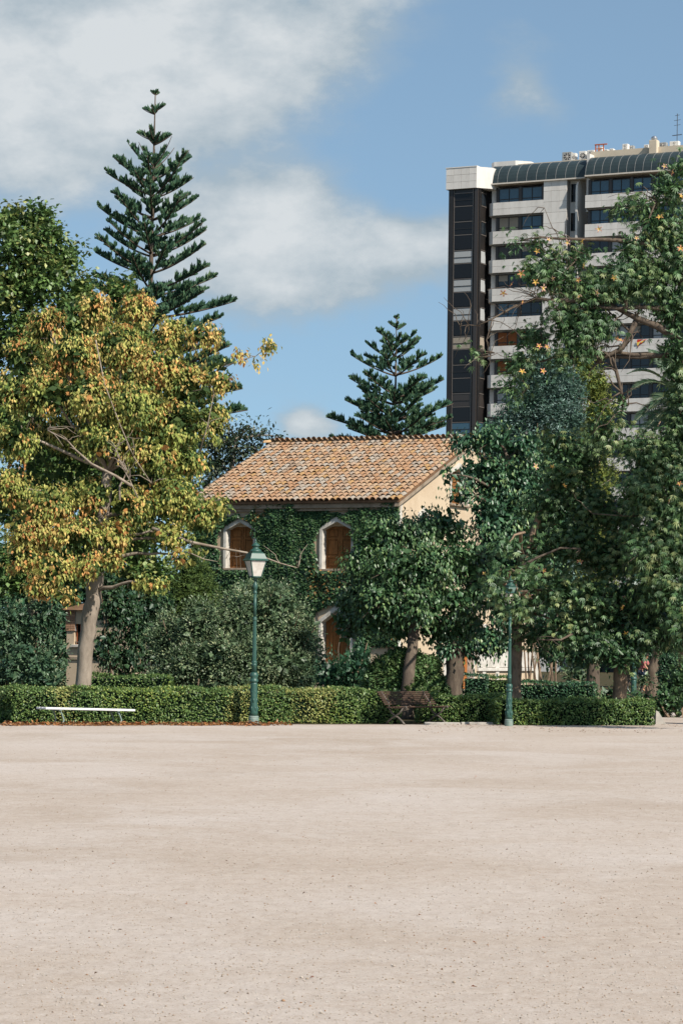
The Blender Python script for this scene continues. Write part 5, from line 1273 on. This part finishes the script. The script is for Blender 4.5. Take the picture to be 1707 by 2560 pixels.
def flowers(tr, spots, dep, jit=.0):
    me = []
    for kind in range(3):
        V, F, C = [], [], []
        for j in range(5):
            a = j * 2 * math.pi / 5; d = Vector((math.cos(a), -.28, math.sin(a))); s = Vector((-math.sin(a), 0, math.cos(a))); k = len(V)
            tipc = [(.55, .20, .16), (.56, .28, .13), (.58, .32, .30)][kind]; midc = [(.58, .30, .15), (.58, .38, .12), (.60, .42, .28)][kind]
            for q, (r, w, yy) in enumerate(((0, .012, 0), (.06, .022, -.02), (.105, .016, -.01), (.125, .002, .03))):
                c = d * r; V += [tuple(c + s * w + Vector((0, yy, 0))), tuple(c - s * w + Vector((0, yy, 0)))]; cc = (.72, .50, .06) if q == 0 else midc if q == 1 else tipc; C += [cc, cc]
            F += [(k + 2 * q, k + 2 * q + 1, k + 2 * q + 3, k + 2 * q + 2) for q in range(3)]
        m = bpy.data.meshes.new('flower'); m.from_pydata(V, [], F); m.materials.append(MAT['petal'])
        at = m.attributes.new('col', 'FLOAT_COLOR', 'POINT'); at.data.foreach_set('color', np.hstack([np.array(C, np.float32), np.ones((len(C), 1), np.float32)]).ravel()); m.update(); me.append(m)
    for (x, y) in spots:
        p = P(x, y, dep + random.uniform(-.35, .3))
        inst('flower', random.choice(me), Matrix.Translation(p) @ Matrix.Rotation(random.gauss(0, .7), 4, 'Z') @ Matrix.Rotation(random.gauss(0, .5), 4, 'X') @ Matrix.Rotation(random.random() * 6, 4, 'Y') @ Matrix.Scale(random.uniform(.55, .88), 4), tr)
c3, _ = simple('floss_silk_tree', 'drooping palmate-leaved tree with pink flowers on a tan trunk beside the right lamp', 'tree',
       [(1300, 1500, 50, 45, -.6), (1335, 1440, 55, 50, -.5), (1400, 1480, 72, 48, -1.2), (1485, 1500, 72, 55, -1.2), (1420, 1570, 68, 50, -1), (1345, 1590, 46, 40, -.3), (1250, 1480, 34, 60, -.2, .6), (1430, 1350, 78, 68), (1525, 1395, 78, 68), (1480, 1260, 68, 58), (1420, 1180, 68, 58), (1545, 1290, 60, 55), (1400, 1110, 55, 34), (1460, 1130, 50, 40), (1370, 1260, 60, 60), (1340, 1370, 50, 50), (1430, 1320, 130, 160, 1.6, .35), (1290, 1590, 36, 36, 0, .7), (1296, 1500, 18, 16, -7.4, 2.5), (1258, 1496, 16, 18, -7.4, 1.5), (1290, 1530, 18, 14, -7.4, 2), (1250, 1530, 18, 14, -7.4, 2), (1234, 1462, 30, 36, -7.4), (1256, 1424, 26, 12, -7.4, .9), (1262, 1366, 50, 26, -7.2), (1322, 1440, 24, 34, -7.4)], 71, (1289, 1748),
       [(1288, 1760), (1289, 1690), (1291, 1600), (1293, 1520), (1310, 1400), (1350, 1280), (1390, 1180)], [.15, .14, .135, .13, .11, .08, .05], 'bark_tan', 'leaf', nl=14, tuft=12, per=6, L=.15, Wd=.038, style='droop', pal=CEI, pw=(3, 4, 3, 1.5), tr=.15, palm=5, hollow=.5, limb_r=.055, holes=.25, fl=(.2, .08), fill=.8)
flowers(c3, [(1345, 1420), (1358, 1426), (1448, 1405), (1500, 1465), (1530, 1525), (1560, 1495), (1640, 1505), (1325, 1490), (1380, 1165), (1337, 1167), (1412, 1213), (1210, 1435)], 69.6)
c4, _ = simple('young_tree', 'low bushy tree on a short pale trunk behind the low right hedge', 'tree',
       [(1540, 1545, 68, 50), (1590, 1590, 55, 46, -.6), (1500, 1620, 52, 38, -.8), (1555, 1640, 52, 36, -.8), (1450, 1640, 40, 26, -.4), (1620, 1530, 48, 46), (1580, 1490, 60, 46), (1650, 1580, 40, 40)], 70, (1545, 1752),
       [(1545, 1765), (1546, 1710), (1552, 1640), (1560, 1560), (1565, 1500)], [.19, .175, .15, .1, .05], 'bark_tan', 'leaf', nl=7, tuft=14, per=6, L=.15, Wd=.042, style='droop', pal=[(.03, .075, .03), (.05, .105, .04), (.08, .14, .05), (.14, .19, .07)], pw=(3, 4, 3, 1.4), tr=.14, palm=4, hollow=.45, fl=(.2, .08), holes=.25)
flowers(c4, [(1562, 1582), (1556, 1520)], 69)
simple('shaded_tree', 'slender dark tree in deep shade between the tan and pale trunks', 'tree', [(1450, 1600, 62, 42), (1520, 1590, 62, 42), (1400, 1620, 50, 38), (1480, 1530, 80, 60)], 88, (1482, 1728),
       [(1480, 1735), (1482, 1680), (1480, 1600), (1480, 1540)], [.22, .2, .17, .08], 'bark_dark', 'leaf', nl=4, tuft=12, per=8, L=.13, Wd=.06, style='droop', pal=DARKT, pw=(4, 3, 2, .6), tr=.15)
big, _ = simple('floss_silk_tree', 'huge dark flowering tree leaning in from the right edge over the tower', 'tree',
       [(1300, 600, 34, 22, 0, .35), (1345, 610, 38, 26, 0, .6), (1380, 645, 42, 34, 0, .8), (1335, 680, 40, 32), (1395, 700, 52, 42), (1450, 640, 50, 36, 0, .7), (1425, 575, 30, 18, 0, .4), (1475, 725, 62, 50), (1545, 700, 60, 52), (1580, 625, 52, 44, 0, .8), (1645, 560, 52, 52), (1600, 505, 50, 32, 0, .7), (1550, 530, 40, 22, 0, .5), (1665, 470, 44, 44), (1695, 420, 24, 24), (1480, 800, 52, 44), (1430, 835, 42, 44, 0, .8), (1390, 775, 34, 32, 0, .5), (1405, 895, 34, 34, 0, .8), (1465, 870, 40, 34, 0, .8), (1330, 850, 46, 36, .5, .8), (1300, 905, 36, 36, .5, .8), (1420, 800, 44, 36, 0, .8), (1275, 965, 34, 34, .5, .7), (1520, 820, 34, 30, 0, .6), (1500, 1080, 50, 50, .5, .7), (1610, 1120, 40, 40),
        (1620, 700, 60, 60), (1690, 640, 60, 80), (1660, 780, 40, 50, 0, .8), (1700, 760, 50, 60), (1690, 880, 40, 70), (1705, 980, 45, 70), (1690, 1080, 50, 70), (1640, 1150, 60, 60), (1700, 1180, 60, 70), (1600, 1230, 60, 60), (1670, 1280, 70, 70), (1620, 1370, 70, 70), (1700, 1380, 70, 70), (1660, 1470, 70, 65), (1560, 1120, 40, 40, .4, .6), (1550, 1010, 20, 40, 0, .6), (1780, 560, 80, 100), (1790, 760, 90, 110), (1790, 980, 90, 110), (1790, 1200, 90, 110), (1790, 1420, 90, 100), (1720, 1570, 70, 60), (1880, 900, 90, 160), (1880, 1250, 90, 160), (1680, 1200, 150, 220, 1.8, .3), (1850, 900, 100, 110, -3, .5), (1900, 1050, 130, 150, -6, .5), (1850, 1280, 120, 110, -6, .5), (1980, 850, 130, 160, -8, .5), (2060, 1150, 140, 170, -8, .5), (1380, 800, 16, 16, 0, .3), (1200, 840, 20, 12, 0, .25), (1180, 880, 12, 14, 0, .5), (1225, 890, 12, 16, 0, .4)], 69, (1800, 1760),
       [(1800, 1765), (1795, 1600), (1780, 1350), (1755, 1100), (1735, 900), (1715, 740), (1695, 600)], [.45, .38, .32, .27, .22, .16, .08], 'bark_dark', 'leaf', nl=9, tuft=17, per=7, L=.165, Wd=.028, style='droop', pal=CEI, pw=(3.4, 4, 2.6, 1.2), tr=.17, palm=5, hollow=.45, twigs=3, limb_r=.07, holes=.3, fl=(.2, .06), fill=.8)
flowers(big, [(1660, 416), (1682, 432), (1700, 490), (1648, 544), (1496, 572), (1590, 596), (1700, 622), (1370, 600), (1416, 606), (1456, 604), (1302, 684), (1338, 706), (1276, 710), (1258, 732), (1382, 696), (1356, 720), (1304, 754), (1448, 742), (1494, 732), (1534, 694), (1346, 866), (1366, 868), (1356, 928), (1304, 930), (1460, 664), (1342, 628), (1542, 846), (1550, 852), (1697, 1210), (1670, 1250), (1445, 700)], 68.2)
def boughs(t, runs, bark='bark_dark', dep=69):
    for pp, r0, r1, subs in runs:
        pts = [P(x, y, dep + random.uniform(-.15, .15)) for x, y in pp]; n = len(pts); mb = MB().tube(pts, [r0 + (r1 - r0) * i / (n - 1) for i in range(n)], 8)
        for j in range(subs):
            p = pts[random.randint(1, n - 1)]; e = p + Vector((random.gauss(-.2, .45), random.gauss(0, .3), random.gauss(-.05, .45)))
            q, r = limb(p, e, max(.012, r1 * .8), .004, .3, 5, .1); mb.tube(q, r, 5)
        mb.build('bough', MAT[bark], t, True)
boughs(big, [([(1730, 880), (1690, 845), (1640, 815), (1590, 795), (1560, 780), (1520, 760), (1470, 745)], .11, .035, 8), ([(1590, 800), (1575, 830), (1555, 870), (1520, 888), (1495, 905)], .075, .04, 12), ([(1525, 888), (1540, 930), (1552, 980), (1556, 1010)], .055, .03, 14),
             ([(1480, 750), (1430, 752), (1380, 752), (1340, 745), (1300, 760), (1260, 780), (1225, 800), (1190, 815)], .055, .012, 34), ([(1345, 748), (1360, 715), (1400, 690), (1440, 650)], .03, .012, 8), ([(1230, 800), (1215, 850), (1225, 890)], .014, .006, 8), ([(1200, 815), (1170, 812), (1150, 815)], .012, .005, 8), ([(1560, 780), (1570, 700), (1600, 600), (1640, 500)], .06, .02, 8), ([(1440, 650), (1410, 590), (1380, 570), (1360, 520)], .02, .006, 10),
             ([(1550, 880), (1575, 850), (1590, 830), (1600, 820)], .02, .01, 4)])
boughs(c3, [([(1293, 1420), (1340, 1395), (1400, 1370), (1450, 1372)], .035, .02, 4), ([(1430, 1585), (1400, 1600), (1360, 1600), (1340, 1598)], .03, .014, 3), ([(1600, 1290), (1560, 1290), (1480, 1284)], .02, .012, 3)], dep=69.4)
shrub('blue_cypress', 'glaucous blue-green cypress standing before the tower', [(1350, 905, 30, 34), (1328, 950, 40, 42), (1385, 935, 42, 46), (1415, 985, 42, 46), (1318, 1015, 54, 52), (1405, 1055, 54, 54, -.4), (1275, 1065, 46, 40), (1365, 1115, 66, 52, -.4), (1370, 1010, 56, 74, .2), (1245, 1110, 50, 40), (1340, 1220, 100, 100), (1350, 1400, 110, 120)], 100, (1360, 1716), 'needle', 4,
      tuft=30, per=16, L=.13, Wd=.04, style='needle', pal=[(.07, .13, .10), (.11, .175, .15), (.18, .255, .23), (.05, .105, .07)], pw=(3, 2, 1.6, 3.4), tr=.13, hollow=.5)
shrub('yellow_cypress', 'olive-yellow conifer half hidden right of the blue cypress', [(1455, 905, 30, 40), (1480, 960, 40, 50), (1495, 1030, 40, 60), (1470, 1090, 50, 60), (1480, 1200, 60, 90), (1480, 1400, 70, 130)], 108, (1480, 1714), 'needle', 3,
      tuft=16, per=14, L=.15, Wd=.035, style='needle', pal=[(.14, .17, .035), (.19, .21, .045), (.08, .12, .03)], pw=(3, 2, 2), tr=.13, hollow=.5)
shrub('dark_shrub', 'dark bank of shrubs at the right edge beyond the low hedge', [(1690, 1740, 62, 46), (1720, 1690, 52, 46), (1650, 1770, 40, 24), (1600, 1750, 40, 18, .8), (1540, 1735, 60, 18, 2)], 77, (1690, 1760), 'leaf', 5, tuft=14, per=8, L=.1, Wd=.055, style='out', pal=DARKT, pw=(3, 3, 2, 1.5), tr=.1)
shrub('low_shrub', 'small sunlit shrub in front of the path beside the cyclist', [(1665, 1690, 26, 20), (1610, 1700, 20, 12), (1440, 1690, 32, 30)], 104, (1660, 1712), 'leaf', 3, tuft=22, per=8, L=.09, Wd=.05, style='out', pal=OLEA, pw=(3, 3, 2, 1, 1), tr=.08)
simple('leaning_tree', 'leaning bare-trunked tree behind the cyclist', 'tree', [(1655, 1590, 50, 32), (1700, 1560, 50, 42), (1640, 1540, 50, 40), (1730, 1600, 50, 40)], 112, (1632, 1714), [(1630, 1716), (1634, 1670), (1644, 1620), (1652, 1580)], [.3, .24, .2, .1], 'bark_dark', 'leaf', nl=3, tuft=9, per=8, L=.16, Wd=.08, style='droop', pal=DARKT, pw=(3, 3, 2, .5), tr=.2)

simple('evergreen_tree', 'dark evergreen filling the background behind the garden house', 'tree', [(-20, 1440, 120, 110), (110, 1470, 110, 100), (230, 1480, 100, 110), (340, 1500, 100, 100), (60, 1580, 130, 90), (220, 1600, 130, 100), (-60, 1610, 110, 90), (430, 1560, 90, 110), (120, 1660, 160, 60), (330, 1650, 130, 70)], 112, (180, 1712), [(180, 1714), (180, 1600), (175, 1500), (170, 1420)], [.4, .35, .25, .1], 'bark_dark', 'leaf', nl=5, twigs=0, tuft=5, per=8, L=.26, Wd=.15, style='out', pal=GREEN_D, pw=(3, 3, 2, 1), tr=.25, fl=(.4, .3))
simple('evergreen_tree', 'dark evergreen filling the background behind the right-hand trunks', 'tree', [(1500, 1560, 110, 90), (1620, 1540, 110, 100), (1720, 1580, 100, 100), (1400, 1590, 100, 70), (1560, 1620, 130, 40), (1740, 1690, 60, 40)], 150, (1560, 1708), [(1560, 1708), (1560, 1620), (1560, 1560), (1555, 1500)], [.4, .35, .25, .1], 'bark_dark', 'leaf', nl=5, twigs=0, tuft=4, per=8, L=.3, Wd=.18, style='out', pal=GREEN_D, pw=(3, 3, 2, 1), tr=.3, fl=(.5, .4))
def palm():
    dep = 92; c = P(1705, 1000, dep); b = Vector((c.x + .2, c.y, 0)); t = thing('palm_tree', 'palm with long feathery fronds reaching left out of dark foliage', 'palm', b)
    MB().tube([b, b.lerp(c, .5) + Vector((.1, 0, 0)), c], [.26, .2, .19], 12).build('trunk', MAT['bark_tan'], t, True)
    tips = [(1617, 872, 22), (1566, 935, 30), (1566, 985, 34), (1622, 1022, 20), (1572, 1068, 18), (1720, 820, 10), (1800, 880, 30), (1830, 960, 30), (1820, 1060, 20), (1640, 860, 20), (1760, 1080, 10), (1600, 1090, 12)]
    for k, (x, y, sag) in enumerate(tips):
        e = P(x, y, dep + random.uniform(-1.2, 1.2)); pts = arc(c, e, sag / FPX * dep * 1.1, 12); fm = Leaves()
        tb = MB().tube(pts, [.035 * (1 - .85 * i / 12) + .004 for i in range(13)], 5); V = np.array([tuple(v) for v in tb.V]); tri = []
        for f in tb.F:
            for i in range(1, len(f) - 1): tri.append((f[0], f[i], f[i + 1]))
        fm.add(V, np.array(tri), np.tile((.10, .13, .06), (len(V), 1)))
        n = 62; us = .22 + .78 * (np.arange(n) / n); A = np.array([tuple(p) for p in pts]); q = us * 12; i0 = np.minimum(q.astype(int), 11); fr_ = (q - i0)[:, None]; pos = A[i0] * (1 - fr_) + A[i0 + 1] * fr_
        tan = unit(A[i0 + 1] - A[i0]); sd = unit(np.cross(tan, np.array([0, 0, 1.0])))
        for sg in (-1, 1):
            d = tan * .55 + sd * sg * .75 + np.array([0, 0, .28 if sg > 0 else -.05]) + RNG.normal(size=(n, 3)) * .05; ln = .52 * np.sin(np.clip(us * 1.08, 0, 1) * math.pi * .86 + .32).clip(.15)
            fm.kite(pos, d, np.cross(d, tan) * sg, ln, np.full(n, .035), pick([(.05, .10, .055), (.075, .13, .07), (.11, .16, .09)], (2, 3, 2), n), .25)
        fm.build('frond', 'leaf', t)
    n = 260; LV = Leaves(); C = np.array(P(1617, 1118, dep - 1)); pos = C + RNG.normal(size=(n, 3)) * [.13, .12, .17]
    LV.kite(pos, rdir(n), rdir(n), .06, .05, pick([(.62, .24, .03), (.5, .16, .02), (.6, .32, .06)], (3, 2, 1), n)); LV.build('fruit_cluster', 'leaf', t)['kind'] = 'stuff'
    MB().tube(arc(c, Vector(C), .3, 6), .02, 5).build('fruit_stalk', MAT['bark_tan'], t)
palm()

# ------------------------------------------------------------------ cyclist on the path
def cyclist():
    dep = 122; g = P(1612, 1700, dep); g.z = .009
    yaw = math.radians(-28); fx = Vector((math.cos(yaw), math.sin(yaw), 0)); sy = Vector((-fx.y, fx.x, 0)); fr = Fr(g, fx, sy)
    bt = thing('bicycle', 'dark city bicycle ridden along the garden path', 'bicycle', g)
    for x in (-.52, .52):
        w = MB(); n = 28; R = .335
        ring = [fr(x + math.cos(i * 2 * math.pi / n) * R, 0, R + .005 + math.sin(i * 2 * math.pi / n) * R) for i in range(n + 1)]
        wh = MB().tube(ring, .02, 6, False).build('wheel', MAT['rubber'], bt, True)
        MB().tube([fr(x + math.cos(i * 2 * math.pi / n) * (R - .028), 0, R + .005 + math.sin(i * 2 * math.pi / n) * (R - .028)) for i in range(n + 1)], .012, 6, False).build('rim', MAT['steel'], wh, True)
        sp = MB()
        for i in range(12):
            a = i * math.pi / 6; sp.tube([fr(x, 0, R), fr(x + math.cos(a) * .3, 0, R + math.sin(a) * .3)], .003, 3)
        sp.build('spokes', MAT['steel'], wh)
    f = MB()
    for p, q in (((-.52, .34), (-.1, .30)), ((-.52, .34), (-.2, .78)), ((-.1, .30), (-.22, .88)), ((-.1, .30), (.34, .74)), ((-.2, .76), (.33, .86)), ((.31, .95), (.37, .72)), ((.37, .72), (.52, .34))): f.tube([fr(p[0], 0, p[1]), fr(q[0], 0, q[1])], .018, 8)
    f.build('frame', MAT['bronze'], bt, True)
    MB().tube([fr(.26, -.3, 1.0), fr(.32, -.16, 1.02), fr(.31, 0, .98), fr(.32, .16, 1.02), fr(.26, .3, 1.0)], .014, 8).build('handlebar', MAT['steel'], bt, True)
    MB().tube([fr(-.36, 0, .91), fr(-.25, 0, .92), fr(-.12, 0, .90)], [.09, .07, .025], 8).build('saddle', MAT['rubber'], bt, True)
    MB().tube([fr(-.1, -.16, .14), fr(-.1, -.08, .14), fr(-.1, -.08, .30), fr(-.1, .08, .30), fr(-.1, .08, .46), fr(-.1, .16, .46)], .012, 6).build('crank', MAT['steel'], bt)
    body = thing('person', 'cyclist in a reddish shirt and dark shorts riding along the garden path', 'person', g)
    def skin(name, joints, edges, m, sub=2):
        base = rootloc(body); me = bpy.data.meshes.new(name); me.from_pydata([tuple(fr(*j[0]) - base) for j in joints], edges, []); me.materials.append(MAT[m])
        o = bpy.data.objects.new(name, me); COL.objects.link(o); o.parent = body; ROOT[o.name] = base
        sk = o.modifiers.new('skin', 'SKIN'); sk.use_smooth_shade = True
        for i, j in enumerate(joints): me.skin_vertices[0].data[i].radius = (j[1], j[2] if len(j) > 2 else j[1]) if not isinstance(j[1], tuple) else j[1]
        for v in me.skin_vertices[0].data: v.use_root = False
        me.skin_vertices[0].data[0].use_root = True
        ss = o.modifiers.new('sub', 'SUBSURF'); ss.levels = 1; ss.render_levels = sub; return o
    J = [((-.22, 0, .98), .135), ((-.16, 0, 1.15), .125), ((-.08, 0, 1.33), .14), ((-.03, 0, 1.46), .11), ((0, 0, 1.54), .05), ((.03, 0, 1.60), .06), ((.05, 0, 1.69), .095), ((.05, 0, 1.78), .08),
         ((-.02, -.17, 1.45), .065), ((.10, -.24, 1.22), .042), ((.28, -.28, 1.04), .032), ((-.02, .17, 1.45), .065), ((.10, .24, 1.22), .042), ((.28, .28, 1.04), .032),
         ((-.17, -.1, .95), .10), ((.16, -.12, .62), .065), ((-.06, -.13, .22), .042), ((.04, -.13, .17), .035), ((-.17, .1, .95), .10), ((.2, .12, .86), .065), ((0, .13, .50), .045), ((.1, .13, .48), .035)]
    E = [(0, 1), (1, 2), (2, 3), (3, 4), (4, 5), (5, 6), (6, 7), (3, 8), (8, 9), (9, 10), (3, 11), (11, 12), (12, 13), (0, 14), (14, 15), (15, 16), (16, 17), (0, 18), (18, 19), (19, 20), (20, 21)]
    skin('body', J, E, 'skin')
    Js = [((-.22, 0, 1.0), .15), ((-.16, 0, 1.15), .14), ((-.08, 0, 1.33), .155), ((-.03, 0, 1.45), .12), ((-.02, -.18, 1.45), .08), ((.05, -.21, 1.32), .062), ((-.02, .18, 1.45), .08), ((.05, .21, 1.32), .062)]
    skin('shirt', Js, [(0, 1), (1, 2), (2, 3), (3, 4), (4, 5), (3, 6), (6, 7)], 'shirt')
    Jp = [((-.22, 0, .96), .15), ((-.15, -.1, .93), .115), ((.08, -.12, .70), .088), ((-.15, .1, .93), .115), ((.12, .12, .88), .088)]
    skin('shorts', Jp, [(0, 1), (1, 2), (0, 3), (3, 4)], 'shorts')
    MB().lathe([(.005, .115), (.06, .10), (.095, .05), (.105, -.01), (.10, -.05), (.085, -.07)], Fr(fr(.035, 0, 1.73), fx, sy), 14).build('hair', MAT['hair'], body, True)
    for s in (-.28, .28):
        for k in range(5):
            a = -.04 + k * .018; MB().tube([fr(.27, s + a, 1.045), fr(.305, s + a, 1.035), fr(.305, s + a, 1.0 - .004 * k)], .009, 5).build('finger', MAT['skin'], body, True)
cyclist()
